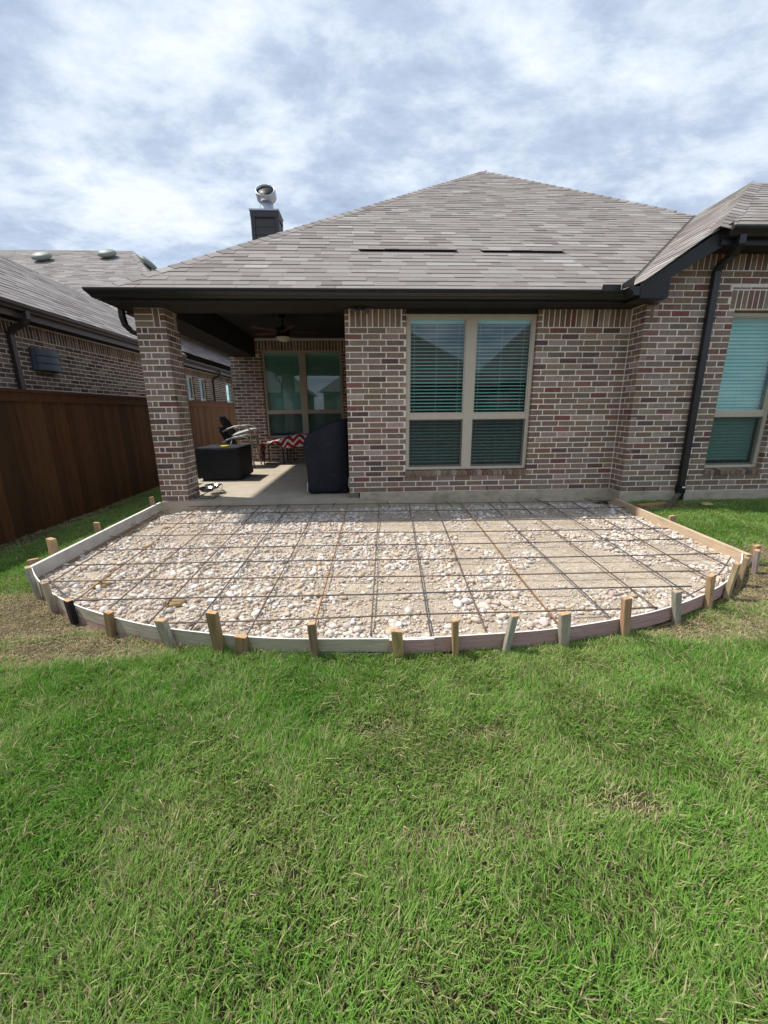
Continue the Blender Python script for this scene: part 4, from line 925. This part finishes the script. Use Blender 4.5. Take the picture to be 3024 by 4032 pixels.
def bar(a, b, z, col, r=0.0054, parent=grid):
    n = 12; P = [(a[0]+(b[0]-a[0])*t_, a[1]+(b[1]-a[1])*t_, z+0.004*math.sin(9*t_+a[0]*3)) for t_ in np.linspace(0, 1, n)]
    return MB().tube(P, r, 6, col).build('bar', 'rebar_steel', parent)
for a, b in TB: bar(a, b, -0.150, random.choices(RC, [6, 3, 2, 1])[0])
for i, (a, b) in enumerate(LB): bar(a, b, -0.1635, RC[3] if i in (1, 6, 10) else random.choices(RC, [4, 4, 3, 1])[0])
bar((-2.46, -2.44), (-1.86, -2.97), -0.138, RC[0])
P = [(3.45, -2.49, -.136), (3.14, -2.748, -.136), (2.93, -2.90, -.137), (2.73, -3.044, -.137), (2.446, -3.20, -.138)]; MB().tube(P, .0054, 6, RC[1]).build('bar', 'rebar_steel', grid)
for x_ in (-1.85, -1.0, -0.22, 0.55, 1.4, 2.2, 2.75, 3.5): bar((x_, 0.0), (x_+random.uniform(-.03, .03), -0.42), -0.14, RC[0])

# ------------------------------------------------------------------ gravel bed
bx = np.linspace(-2.75, 3.9, 134); by = np.linspace(-3.75, 0.05, 77); BX, BY = np.meshgrid(bx, by, indexing='ij')
FI = FORM.copy()
def bed_z(x, y): return -0.205+0.018*(fbm(x, y, 1.7, 4)-.5)+0.012*(fbm(x, y, 6, 5)-.5)-0.03*sstep(-0.25, -0.02, y)-0.045*sstep(-2.15, -2.6, x)*sstep(-2.6, -2.2, y)
cx_, cy_ = FORM.mean(0)
verts = []; NB = len(FORM); rings = 26; P = np.zeros((rings, NB+1, 3))
ctr = np.array([0.5, -1.6]); Fb = np.vstack([FORM, FORM[:1]])
for i in range(rings):
    s_ = 1-(i/(rings-1)); pp = ctr+(Fb-ctr)*s_*0.999; P[i, :, 0] = pp[:, 0]; P[i, :, 1] = pp[:, 1]; P[i, :, 2] = bed_z(pp[:, 0], pp[:, 1])
o = MB().grid(P).build('gravel_bed', 'caliche', None, (0, 0, 0)); tag(o, kind='structure')
# stones
ico = []; ph = (1+5**.5)/2
for a in (-1, 1):
    for b in (-ph, ph): ico += [(0, a, b), (a, b, 0), (b, 0, a)]
ico = np.array(ico, float); ico /= np.linalg.norm(ico[0])
from itertools import combinations
D = np.linalg.norm(ico[:, None]-ico[None], axis=2); el = D[D > .1].min()*1.01
icf = []
for i, j, k in combinations(range(12), 3):
    if D[i, j] < el and D[j, k] < el and D[i, k] < el:
        n_ = np.cross(ico[j]-ico[i], ico[k]-ico[i]); icf.append((i, j, k) if n_ @ ico[i] > 0 else (i, k, j))
icf = np.array(icf)
def subdiv(v, f):
    v = list(map(tuple, v)); cache = {}; nf = []
    def mid(a, b):
        key = (min(a, b), max(a, b))
        if key not in cache:
            p = np.array(v[a])+np.array(v[b]); p /= np.linalg.norm(p); cache[key] = len(v); v.append(tuple(p))
        return cache[key]
    for a, b, c2 in f:
        ab, bc, ca = mid(a, b), mid(b, c2), mid(c2, a); nf += [(a, ab, ca), (b, bc, ab), (c2, ca, bc), (ab, bc, ca)]
    return np.array(v), np.array(nf)
ico2, icf2 = subdiv(ico, icf)
octv = np.array([(1, 0, 0), (-1, 0, 0), (0, 1, 0), (0, -1, 0), (0, 0, 1), (0, 0, -1)], float); octf = np.array([(0, 2, 4), (2, 1, 4), (1, 3, 4), (3, 0, 4), (2, 0, 5), (1, 2, 5), (3, 1, 5), (0, 3, 5)])
def rotm(n):
    q = RNG.normal(size=(n, 4)); q /= np.linalg.norm(q, axis=1)[:, None]; w, x, y, z = q.T
    return np.stack([np.stack([1-2*(y*y+z*z), 2*(x*y-z*w), 2*(x*z+y*w)], -1), np.stack([2*(x*y+z*w), 1-2*(x*x+z*z), 2*(y*z-x*w)], -1), np.stack([2*(x*z-y*w), 2*(y*z+x*w), 1-2*(x*x+y*y)], -1)], -2)
SC = np.array([lin(222, 213, 201), lin(214, 200, 184), lin(228, 222, 215), lin(206, 186, 168), lin(210, 193, 183), lin(202, 182, 156), lin(200, 190, 180)])
def stones(n, size, base, faces, jit, mask, zoff, name):
    x = RNG.uniform(-2.7, 3.85, n*3); y = RNG.uniform(-3.65, 0.0, n*3)
    k = inside(FORM, x, y); x, y = x[k], y[k]
    # keep off the rim
    k = (y > arc_y(x)+.02) & (x > -2.63) & (x < 3.76); x, y = x[k], y[k]
    k = RNG.random(len(x)) < mask(x, y); x, y = x[k][:n], y[k][:n]; n = len(x)
    s = size(x, y, n); Rm = rotm(n); V = np.repeat(base[None], n, 0)*(1+RNG.uniform(-jit, jit, (n, len(base), 1)))
    V = V*np.stack([RNG.uniform(.75, 1.35, n), RNG.uniform(.7, 1.0, n), RNG.uniform(.55, .85, n)], -1)[:, None, :]
    V = np.einsum('nij,nkj->nki', Rm, V); V[:, :, 2] *= 0.72; V *= s[:, None, None]
    V += np.stack([x, y, bed_z(x, y)+s*zoff], -1)[:, None, :]
    cidx = RNG.choice(len(SC), n, p=[.24, .22, .17, .12, .10, .09, .06]); Cc = SC[cidx]*RNG.uniform(.78, 1.04, (n, 1)); Cc = np.repeat(Cc[:, None], len(base), 1)
    F = (faces[None]+np.arange(n)[:, None, None]*len(base)).reshape(-1, 3)
    o = fast_mesh(name, V.reshape(-1, 3), F, np.clip(Cc.reshape(-1, 3), 0, .9), 'stone', 3, True); tag(o, kind='stuff'); return o
rock = lambda x, y: np.clip(1.5*sstep(.38, .60, fbm(x, y, 1.15, 11))+.9*sstep(-2.2, -3.2, y)*sstep(1.2, -1.0, x)+.5*sstep(-0.6, -0.1, y), 0, 1)
o1 = stones(4600, lambda x, y, n: RNG.gamma(9, .0020, n).clip(.012, .033)*(0.70+.5*rock(x, y)), ico2, icf2, .18, lambda x, y: .05+.95*rock(x, y), .35, 'gravel')
o4 = stones(13000, lambda x, y, n: RNG.uniform(.007, .0165, n)*(0.72+.45*rock(x, y)), ico, icf, .20, lambda x, y: .06+.94*rock(x, y), .35, 'gravel')
o2 = stones(20000, lambda x, y, n: RNG.uniform(.004, .010, n), ico, icf, .22, lambda x, y: .30+.7*rock(x, y), .3, 'gravel')
o3 = stones(20000, lambda x, y, n: RNG.uniform(.003, .0065, n), octv, octf, .25, lambda x, y: np.full(len(x), 1.0), .2, 'gravel')
tag(o4, 'middling pale gravel packed round the largest stones', 'gravel')
tag(o1, 'pale rounded limestone gravel filling the form', 'gravel'); tag(o2, 'small pale gravel between the larger stones', 'gravel'); tag(o3, 'fine pale grit over the gravel bed', 'gravel')
# loose dirt clods on the gravel and spilled stones outside
def clod(x, y, z, s, col, label, name='dirt_clod'):
    v, f = ico2.copy(), icf2; v = v*(1+RNG.uniform(-.25, .25, (len(v), 1)))*np.array([1.5, 1.0, .45])*s; q = MB(); q.add(v+np.array([x, y, z]), [tuple(t_) for t_ in f], col, True)
    tag(q.build(name, 'clod', None, 'b'), label, 'clod' if 'clod' in name else 'stone', 'dirt clods on the gravel' if 'clod' in name else None)
for (u, v, s_, lb_) in ((400, 2302, .055, 'largest ochre dirt clod, beside a rusty bar near the bent grey plank'), (690, 2375, .05, 'ochre dirt clod between the last crossbars by the tall dark stake'), (590, 2150, .035, 'brown dirt clod in the gravel halfway down the whitewashed board'), (655, 2075, .03, 'small brown dirt clod in the gravel close to the pillar')):
    p = at(u, v, z=-.19); clod(p[0], p[1], bed_z(p[0], p[1])+.012, s_, lin(164, 138, 100), lb_)
p = at(2718, 1994, y=-0.75); clod(4.85, -0.62, float(ground_z(4.85, -.62))+.03, .055, lin(196, 168, 124), 'rounded tan rock on the grass near the tall downspout', 'rock')
# scrap timber and mulch by the downspout
def plank(a, b, w, th, col, label):
    a, b = np.array(a, float), np.array(b, float); d = (b-a)/np.linalg.norm(b-a); s_ = np.cross(d, (0, 0, 1)); s_ /= np.linalg.norm(s_); n_ = np.cross(s_, d)
    q = MB(); q.hexa([a-s_*w/2, a+s_*w/2, b+s_*w/2, b-s_*w/2, a-s_*w/2+n_*th, a+s_*w/2+n_*th, b+s_*w/2+n_*th, b-s_*w/2+n_*th], col)
    tag(q.build('scrap_plank', 'plank_wood', None, 'b'), label, 'plank', 'scrap timber by the downspout')
plank((4.24, -0.70, -.145), (4.60, -0.42, -.02), .06, .02, lin(92, 84, 74), 'grey scrap plank leaning on the foot of the tall downspout')
plank((3.98, -0.52, -.150), (4.40, -0.47, -.135), .075, .02, lin(186, 140, 92), 'orange scrap plank lying flat at the foundation')
plank((3.86, -0.42, -.15), (3.90, -0.62, -.13), .06, .02, lin(150, 104, 78), 'short reddish plank end by the house corner')

# ------------------------------------------------------------------ lawn grass
def dead(x, y):                                        # 0 lush .. 1 worn to straw (worker traffic outside the forms)
    d = np.zeros_like(x)
    for cx0, cy0, rx, ry, a in ((-2.35, -3.05, .95, .40, 1.0), (-1.55, -3.42, .65, .17, .9), (3.45, -2.85, .75, .42, .95), (2.55, -3.42, .7, .18, .7), (4.35, -2.35, .55, .3, .75), (4.1, -0.62, .55, .14, .9), (-2.8, 0.2, .25, .8, .5), (-3.95, -1, .22, 3.0, .55), (2.3, -3.0, 1.0, .5, .2), (5.4, -1.6, .5, .25, .45), (0.25, -4.15, .18, .05, .35), (0.75, -4.2, .15, .05, .4), (1.15, -4.55, .16, .06, .55), (0.6, -4.62, .3, .05, .35)):
        d = np.maximum(d, a*np.clip(1.35-np.hypot((x-cx0)/rx, (y-cy0)/ry), 0, 1))
    return np.clip(d*1.3*(0.45+1.1*fbm(x, y, 4.5, 21)), 0, 1)
def blades(n, xr, yr, keep, hmin, hmax, wid, name, label, lie=0.55, dry=0.15, deadok=False):
    x = RNG.uniform(*xr, n); y = RNG.uniform(*yr, n)
    k = keep(x, y) & ~(inside(FORM, x, y)) & ~((x > -2.72) & (x < 3.84) & (y > -0.30)) & ~((x > 3.82) & (y > YJ-.03)) & (x > FX+.015)
    # leave out what the lens cannot take in, with a margin
    P3 = np.stack([x, y, ground_z(x, y)], -1)-CAM_LOC; dp = P3 @ CF; uu = np.abs(P3 @ CR)/np.maximum(dp, .05); vv = (P3 @ CU)/np.maximum(dp, .05)
    k &= (dp > .12) & (uu < 1.7) & (vv > -2.4)
    x, y = x[k], y[k]; D_ = dead(x, y); k = RNG.random(len(x)) > (D_*0.92 if not deadok else 0); x, y, D_ = x[k], y[k], D_[k]; n = len(x)
    z = ground_z(x, y)-.004
    lush = fbm(x, y, 1.1, 31); fine = fbm(x, y, 6.0, 33); tuft = fbm(x, y, 14, 37)
    h = RNG.uniform(hmin, hmax, n)*(0.70+.6*lush)*(1-.45*D_)*(0.55+.95*tuft)
    # blades fall over in common swirls, as mown turf does
    ang = 2*math.pi*(fbm(x, y, 2.4, 41)*2.2)+RNG.normal(0, 1.25, n)
    ln = np.clip(RNG.normal(lie, .33, n)+.5*D_, 0.05, 1.6)
    dx, dy = np.cos(ang), np.sin(ang); w = wid*RNG.uniform(.6, 1.25, n)
    px, py = -dy*w/2, dx*w/2
    m_ = np.stack([dx*h*.42*np.sin(ln*.7), dy*h*.42*np.sin(ln*.7), h*.5*np.cos(ln*.7)], -1)
    t_ = m_+np.stack([dx*h*.62*np.sin(ln*1.45), dy*h*.62*np.sin(ln*1.45), h*.5*np.cos(ln*1.45)], -1)
    t_[:, 2] = np.maximum(t_[:, 2], .004)
    base = np.stack([x, y, z], -1); sd = np.stack([px, py, 0*px], -1); tw = RNG.uniform(-.4, .4, n)[:, None]*np.array([0, 0, 1.0])*w[:, None]
    V = np.stack([base-sd, base+sd, base+m_-sd*.85-tw, base+m_+sd*.85+tw, base+t_], 1)
    i = np.arange(n)[:, None]*5
    T = np.concatenate([i+np.array([[0, 1, 3]]), i+np.array([[0, 3, 2]]), i+np.array([[2, 3, 4]])], 0)
    g1, g2, g3 = np.array([.09, .25, .025]), np.array([.15, .36, .042]), np.array([.26, .385, .095]); st = np.array([.58, .49, .29])
    f = np.clip(.5+1.7*(lush-.5)+.5*(fine-.5)+RNG.normal(0, .22, n), 0, 1)[:, None]
    cg = g3*(1-f)+g2*f; cg = cg*(1-.55*np.clip(lush-.45, 0, .5)[:, None])*1.0+g1*.25*np.clip(lush-.5, 0, .5)[:, None]
    dr = (RNG.random(n) < dry+.75*D_+.25*np.clip(.5-fine, 0, .5))[:, None]
    cg = np.where(dr, st*RNG.uniform(.55, 1.05, (n, 1)), cg)*RNG.uniform(.84, 1.3, (n, 1))
    Cc = np.repeat(cg[:, None], 5, 1)
    o = fast_mesh(name, V.reshape(-1, 3), T, np.clip(Cc.reshape(-1, 3), 0, .8), 'grass', 3, False); tag(o, label, 'grass', kind='stuff'); return len(T)
ny = 0
allow = lambda x, y: np.ones(len(x), bool)
ny += blades(560000, (-3.9, 4.6), (-5.5, -3.25), allow, .034, .070, .0036, 'lawn_grass', 'mown green grass with straw blades covering the front of the lawn')
ny += blades(150000, (-4.1, -2.4), (-3.9, 5.5), lambda x, y: y > -3.3, .030, .060, .0042, 'lawn_grass', 'shaded green grass strip between the fence and the whitewashed board')
ny += blades(150000, (2.4, 6.6), (-3.6, -0.25), lambda x, y: y > -3.25, .030, .060, .0042, 'lawn_grass', 'green grass in front of the single window')
ny += blades(620000, (-3.4, 4.6), (-3.9, -0.2), lambda x, y: dead(x, y) > .25, .022, .050, .0030, 'dead_grass', 'trampled straw coloured grass round the outside of the form boards', lie=1.25, dry=.8, deadok=True)
# taller pale stems lying over the turf
ny += blades(5200, (-3.6, 4.4), (-5.3, -3.3), allow, .07, .12, .0030, 'grass_stems', 'long dry straw stems lying across the lawn', lie=1.15, dry=.9)
# bare mulch and crumbs where the turf is worn
n = 9000; x = RNG.uniform(-3.6, 5.0, n*4); y = RNG.uniform(-3.8, -0.3, n*4); k = (dead(x, y) > .42) & ~inside(FORM, x, y) & ~((x > 3.82) & (y > YJ-.03)) & (x > FX+.03); x, y = x[k][:n], y[k][:n]; n = len(x)
s = RNG.uniform(.002, .0055, n); V = np.einsum('nij,nkj->nki', rotm(n), np.repeat(octv[None], n, 0)*np.array([1.5, .8, .5]))*s[:, None, None]+np.stack([x, y, ground_z(x, y)+s*.3], -1)[:, None]
Cc = np.array([lin(150, 122, 84), lin(112, 90, 62), lin(196, 178, 150), lin(170, 146, 104)])[RNG.choice(4, n, p=[.4, .25, .1, .25])]
tag(fast_mesh('mulch', V.reshape(-1, 3), (octf[None]+np.arange(n)[:, None, None]*6).reshape(-1, 3), np.repeat(Cc[:, None], 6, 1).reshape(-1, 3), 'clod', 3), 'crumbs of dirt and dry mulch on the worn ground', 'mulch', kind='stuff')

# ------------------------------------------------------------------ things on the porch
F0 = SLAB
# black covered storage box
bx0, bx1, by0, by1, bt = -2.82, -2.045, 1.68, 2.45, 0.53
t = thing('storage_box', (-2.43, 2.06, F0), 'square black fabric covered box standing behind the brick pillar', 'box')
q = MB(); n_ = 15; P = []
def ringpts(z, grow, hem):
    pts = []; nn = 40
    for side in range(4):
        for i in range(10):
            s_ = i/10
            xy = [(bx0+(bx1-bx0)*s_, by0), (bx1, by0+(by1-by0)*s_), (bx1-(bx1-bx0)*s_, by1), (bx0, by1-(by1-by0)*s_)][side]
            cx0, cy0 = (bx0+bx1)/2, (by0+by1)/2; dx, dy = xy[0]-cx0, xy[1]-cy0
            wv = grow*(1+.5*math.sin(i*1.9+side*2.3)); r_ = math.hypot(dx, dy)
            pts.append((xy[0]+dx/r_*wv, xy[1]+dy/r_*wv, z+hem*math.sin(i*2.2+side*1.3)))
    return pts
lv = [(F0+.045, .012, .012), (F0+.10, .010, .003), (F0+.25, .004, 0), (bt-.12, .0, 0), (bt-.015, -.002, 0), (bt, -.018, 0)]
P = np.array([r_+r_[:1] for r_ in (ringpts(*l_) for l_ in lv)]); q.grid(P)
q.add([tuple(p) for p in P[-1][:-1]], [tuple(range(40))]); q.build('cover', 'black_cover', t)
MB().box(bx0+.05, bx1-.05, by0+.05, by1-.05, F0, F0+.12).build('base', 'black_plastic', t)
yc = at(900, 1753, z=bt+.01)
tag(MB().lathe([(0.0, 0.0), (.075, 0), (.08, .008), (.074, .018), (0, .016)], (-2.36, 1.90, bt+.002), 24).build('yellow_disc', 'yellow', None, 'b'), 'yellow throwing disc lying on the black covered box', 'disc')
# stacked patio chairs
def chair(yo, zo, xo, label, cz=0.0, ct=0.03):
    t = thing('patio_chair', (-2.58+xo, 3.70+yo, F0+(zo if zo > 0.01 else 0)), label, 'chair', 'stacked patio chairs')
    X0 = -2.95+xo; Z = F0+zo
    for sy in (-1, 1):
        y_ = 3.70+yo+sy*.29
        fr = [(X0+.02, y_, Z+.57), (X0+.12, y_, Z+.63), (X0+.28, y_, Z+.685), (X0+.43, y_, Z+.70), (X0+.56, y_, Z+.665), (X0+.63, y_, Z+.585), (X0+.625, y_, Z+.49), (X0+.615, y_, Z+.42), (X0+.64, y_, Z+.25), (X0+.68, y_, Z if zo < .01 else Z-.03)]
        MB().tube(fr, .017, 10).build('arm_leg', 'grey_tube', t)
        rl = [(X0+.20, y_-sy*.02, Z+.40), (X0+.12, y_-sy*.02, Z+.2), (X0+.06, y_-sy*.02, Z if zo < .01 else Z-.02)]
        MB().tube(rl, .0135, 10).build('leg', 'grey_tube', t)
        MB().tube([(X0-.06, y_-sy*.02, Z+.88), (X0+.0, y_-sy*.02, Z+.77), (X0+.10, y_-sy*.02, Z+.58), (X0+.19, y_-sy*.02, Z+.42), (X0+.3, y_-sy*.02, Z+.40), (X0+.62, y_-sy*.02, Z+.43)], .012, 8).build('side_rail', 'black_metal', t)
    u_ = np.linspace(-1, 1, 9); pr = [(X0-.075, .895), (X0-.03, .82), (X0+.02, .72), (X0+.06, .64), (X0+.11, .55), (X0+.18, .44)]
    q = MB(); P = np.array([[(x_-.025*(1-a*a), 3.70+yo+a*.27, Z+z_-.012*(1-a*a)*(z_ > 1.05)*-1) for a in u_] for x_, z_ in pr]); q.grid(P); P2 = P-np.array([.008, 0, 0]); q.grid(P2[::-1]); q.build('backrest', 'sling', t)
    q = MB(); xs_ = np.linspace(0, 1, 9); ys_ = np.linspace(-1, 1, 11); top = []; bot = []
    for a in xs_:
        top.append([(X0+.20+.44*a, 3.70+yo+.26*b, Z+.455+cz+.045*(1-abs(2*a-1)**6)*(1-abs(b)**6)+ct*a) for b in ys_]); bot.append([(X0+.20+.44*a, 3.70+yo+.26*b, Z+.44+cz-.02*(1-abs(2*a-1)**6)*(1-abs(b)**6)+ct*a) for b in ys_])
    q.grid(np.array(top)); q.grid(np.array(bot)[::-1])
    tp, bo = np.array(top), np.array(bot)
    for e1, e2 in ((tp[0], bo[0]), (bo[-1], tp[-1]), (bo[:, 0], tp[:, 0]), (tp[:, -1], bo[:, -1])): q.grid(np.stack([e1, e2]))
    q.build('cushion', 'cushion', t)
    MB().tube([(X0+.62, 3.70+yo-.29, Z+.42), (X0+.62, 3.70+yo+.29, Z+.42)], .012, 8).build('crossbar', 'grey_tube', t)
    MB().tube([(X0+.07, 3.70+yo-.26, Z+.2), (X0+.07, 3.70+yo+.26, Z+.2)], .010, 8).build('crossbar', 'grey_tube', t)
chair(0, 0, 0, 'lower patio chair of the stack, grey arms, pale cushion and black sling back')
chair(0, .235, .03, 'upper patio chair of the stack, tilted pale cushion on top', .035, .13)
# tables and chevron towel
def table(x0, x1, y0, y1, zt, label):
    t = thing('side_table', ((x0+x1)/2, (y0+y1)/2, F0), label, 'table')
    MB().box(x0, x1, y0, y1, zt-.022, zt).build('top', 'black_metal', t)
    for x_ in (x0+.02, x1-.02):
        for y_ in (y0+.02, y1-.02): MB().tube([(x_, y_, F0), (x_+(.012 if x_ < (x0+x1)/2 else -.012), y_, zt-.02)], .013, 8).build('leg', 'black_metal', t)
table(-2.21, -1.70, 3.93, 4.47, 0.405, 'low black side table under the red chevron towel')
table(-1.58, -1.08, 3.93, 4.47, 0.60, 'taller black side table hidden under the raised towel end')
prof = [(-2.275, -.03), (-2.28, .10), (-2.262, .24), (-2.245, .36), (-2.235, .405), (-2.19, .43), (-2.10, .445), (-1.98, .475), (-1.85, .505), (-1.74, .53), (-1.64, .565), (-1.55, .61), (-1.40, .63), (-1.2, .632), (-1.02, .62)]
prof = np.array(prof); seg = np.r_[0, np.cumsum(np.hypot(*np.diff(prof, axis=0).T))]; S_ = np.linspace(0, seg[-1], 46); px_, pz_ = np.interp(S_, seg, prof[:, 0]), np.interp(S_, seg, prof[:, 1])
q = MB(); rows = []; uvs = []
for i, s_ in enumerate(S_):
    hang = 0.05+.24*sstep(.65, 1.2, s_); row = []
    nb_ = 22; wn = .53 if s_ > .45 else .30+.23*s_/.45
    for j in range(nb_):
        tq = j/(nb_-1); L_ = wn+hang; d = tq*L_
        yy = 4.47-d if d < wn else 4.47-wn-.012; dzz = 0 if d < wn else -(d-wn)
        if s_ <= .45: yy = 4.42-d; dzz = 0
        row.append((px_[i]+.006*math.sin(d*23+i*.4), yy+.008*math.sin(i*.8+j), pz_[i]+dzz+.006*math.sin(i*1.1+j*.7))); uvs.append((s_, d, 0))
    rows.append(row)
q.grid(np.array(rows)); tw = q.build('chevron_towel', 'chevron_towel', None, 'b'); a = tw.data.attributes.new('uvw', 'FLOAT_VECTOR', 'POINT'); a.data.foreach_set('vector', np.array(uvs, np.float32).ravel())
sm = tw.modifiers.new('thick', 'SOLIDIFY'); sm.thickness = .006
tag(tw, 'red and white chevron towel draped over the low tables', 'towel')
# grill under its cover
t = thing('covered_grill', (-.34, .60, F0), 'barbecue grill under a dusty dark navy cover beside the wall corner', 'grill')
out_ = [(-.645, -.045), (-.635, .10), (-.645, .30), (-.665, .50), (-.680, .64), (-.665, .72), (-.640, .775), (-.60, .825), (-.52, .87), (-.42, .925), (-.32, .97), (-.22, 1.005), (-.13, 1.028), (-.05, 1.025), (-.025, .99), (-.022, .80), (-.024, .6), (-.026, .40), (-.024, .2), (-.022, .05), (-.022, -.03), (-.1, -.045), (-.25, -.055), (-.4, -.06), (-.55, -.058)]
o2_ = np.array(out_); cl = np.vstack([o2_, o2_[:1]]); sg = np.r_[0, np.cumsum(np.hypot(*np.diff(cl, axis=0).T))]; nn = 110; ss = np.linspace(0, sg[-1], nn+1)[:-1]
ox, oz = np.interp(ss, sg, cl[:, 0]), np.interp(ss, sg, cl[:, 1]); gc = np.array([-.34, .42])
lev = [(0.0, .262), (.25, .258), (.5, .260), (.72, .268), (.86, .276), (.94, .286), (.985, .305), (1.0, .335), (1.0, .5), (1.0, .7), (1.0, .86), (.98, .92), (.6, .93), (0, .93)]
P = []
for k_, y_ in lev:
    row = []
    for i in range(nn):
        dx, dz_ = ox[i]-gc[0], oz[i]-gc[1]; xx, zz_ = gc[0]+dx*k_, gc[1]+dz_*k_
        fold = (.020*math.sin(7*xx+2.0*zz_+1)*math.sin(4*zz_+.6)+.010*math.sin(19*xx+3*zz_))*sstep(.05, .5, k_)*(1 if zz_ < .72 else .4)
        seam = .006*math.exp(-((zz_-.735)/.012)**2)+.006*math.exp(-((xx+.105+.06*(zz_-.4))/.010)**2)
        row.append((xx, y_+(-fold-seam if y_ < .45 else fold*.3)+(.05*sstep(-.2, -.03, xx) if y_ < .34 else 0), zz_))
    P.append(row+row[:1])
MB().grid(np.array(P)).build('cover', 'navy_cover', t)
MB().box(-.60, -.06, .33, .86, F0+.03, F0+.20).build('cart', 'black_metal', t)
for x_ in (-.56, -.10):
    for y_ in (.38, .82): MB().tube([(x_-.02, y_, F0+.03), (x_+.02, y_, F0+.03)], .03, 14).build('wheel', 'black_plastic', t)
for x_, z_ in ((-.655, .02), (-.03, .08)): MB().prism([(x_, .30, z_-.06), (x_+.018, .296, z_-.05), (x_+.02, .296, z_+.08), (x_+.004, .30, z_+.1)], (0, .006, 0)).build('strap', 'cushion', t)
# dog bowl stand with two bowls
t = thing('bowl_stand', (-2.14, .42, F0), 'low black wire stand for two pet bowls at the pillar foot', 'bowl stand')
lo = [(-2.29, .165, F0+.004), (-1.99, .135, F0+.004), (-2.02, .69, F0+.004), (-2.26, .70, F0+.004)]; mid_ = [(-2.135, .10, F0+.06), (-1.965, .42, F0+.07), (-2.14, .74, F0+.06), (-2.283, .43, F0+.07)]
hi_ = [(-2.26, .19, F0+.125), (-2.03, .18, F0+.125), (-2.04, .66, F0+.125), (-2.25, .66, F0+.125)]
for L1, L2 in ((lo, lo[1:]+lo[:1]), (hi_, hi_[1:]+hi_[:1]), (lo, mid_), (hi_, mid_), (lo[1:]+lo[:1], mid_), (hi_[1:]+hi_[:1], mid_)):
    for a, b in zip(L1, L2): MB().tube([a, b], .0032, 6).build('wire', 'black_metal', t)
for yy, nm in ((.30, 'near the slab edge'), (.54, 'towards the black box')):
    for k_ in (0,): MB().tube([(-2.14+.105*math.cos(a), yy+.105*math.sin(a), F0+.125) for a in np.linspace(0, 2*math.pi, 25)], .0032, 6, cap=False).build('ring', 'black_metal', t)
    tag(MB().lathe([(0, .0), (.075, .0), (.085, .012), (.10, .052), (.118, .056), (.118, .059), (.098, .057), (.082, .016), (0, .006)], (-2.14, yy, F0+.078), 28).build('pet_bowl', 'steel', None, 'b'), 'shiny steel pet bowl in the wire stand, '+nm, 'bowl', 'pet bowls')

# ------------------------------------------------------------------ houses behind the photographer, seen only mirrored in the panes
def back_house(x0, x1, y0, y1, ze, zr, label):
    t = thing('backyard_house', ((x0+x1)/2, (y0+y1)/2, -.3), label, 'house', 'houses across the back yards')
    MB().box(x0+.4, x1-.4, y0+.4, y1-.4, -.4, ze).build('wall', 'far_wall', t)
    h = (y1-y0)/2; hx = min(h, (x1-x0)/2-.2)
    q = MB(); q.add([(x0, y0, ze-.1), (x1, y0, ze-.1), (x1, y1, ze-.1), (x0, y1, ze-.1), (x0+hx, (y0+y1)/2, zr), (x1-hx, (y0+y1)/2, zr)], [(0, 1, 5, 4), (1, 2, 5), (2, 3, 4, 5), (3, 0, 4), (3, 2, 1, 0)]); q.build('roof', 'far_roof', t)
    for xw in np.linspace(x0+2, x1-2, 3):
        q = MB(); q.box(xw-.5, xw+.5, y1-.42, y1-.36, .5, 2.2); f_ = q.build('window', 'window_frame', t); MB().box(xw-.44, xw+.44, y1-.37, y1-.35, .56, 2.14).build('pane', 'glass', f_)
back_house(-3.6, 8.4, -29.5, -19.0, 2.8, 6.9, 'brown house with low hipped roof across the back yard')
back_house(8.9, 21, -31, -19.5, 3.0, 9.4, 'brown house with taller hipped roof across the back yard')
back_house(-17.5, -4.8, -30, -19.5, 2.8, 7.4, 'brown house with broad hipped roof behind the fence corner of the back yard')
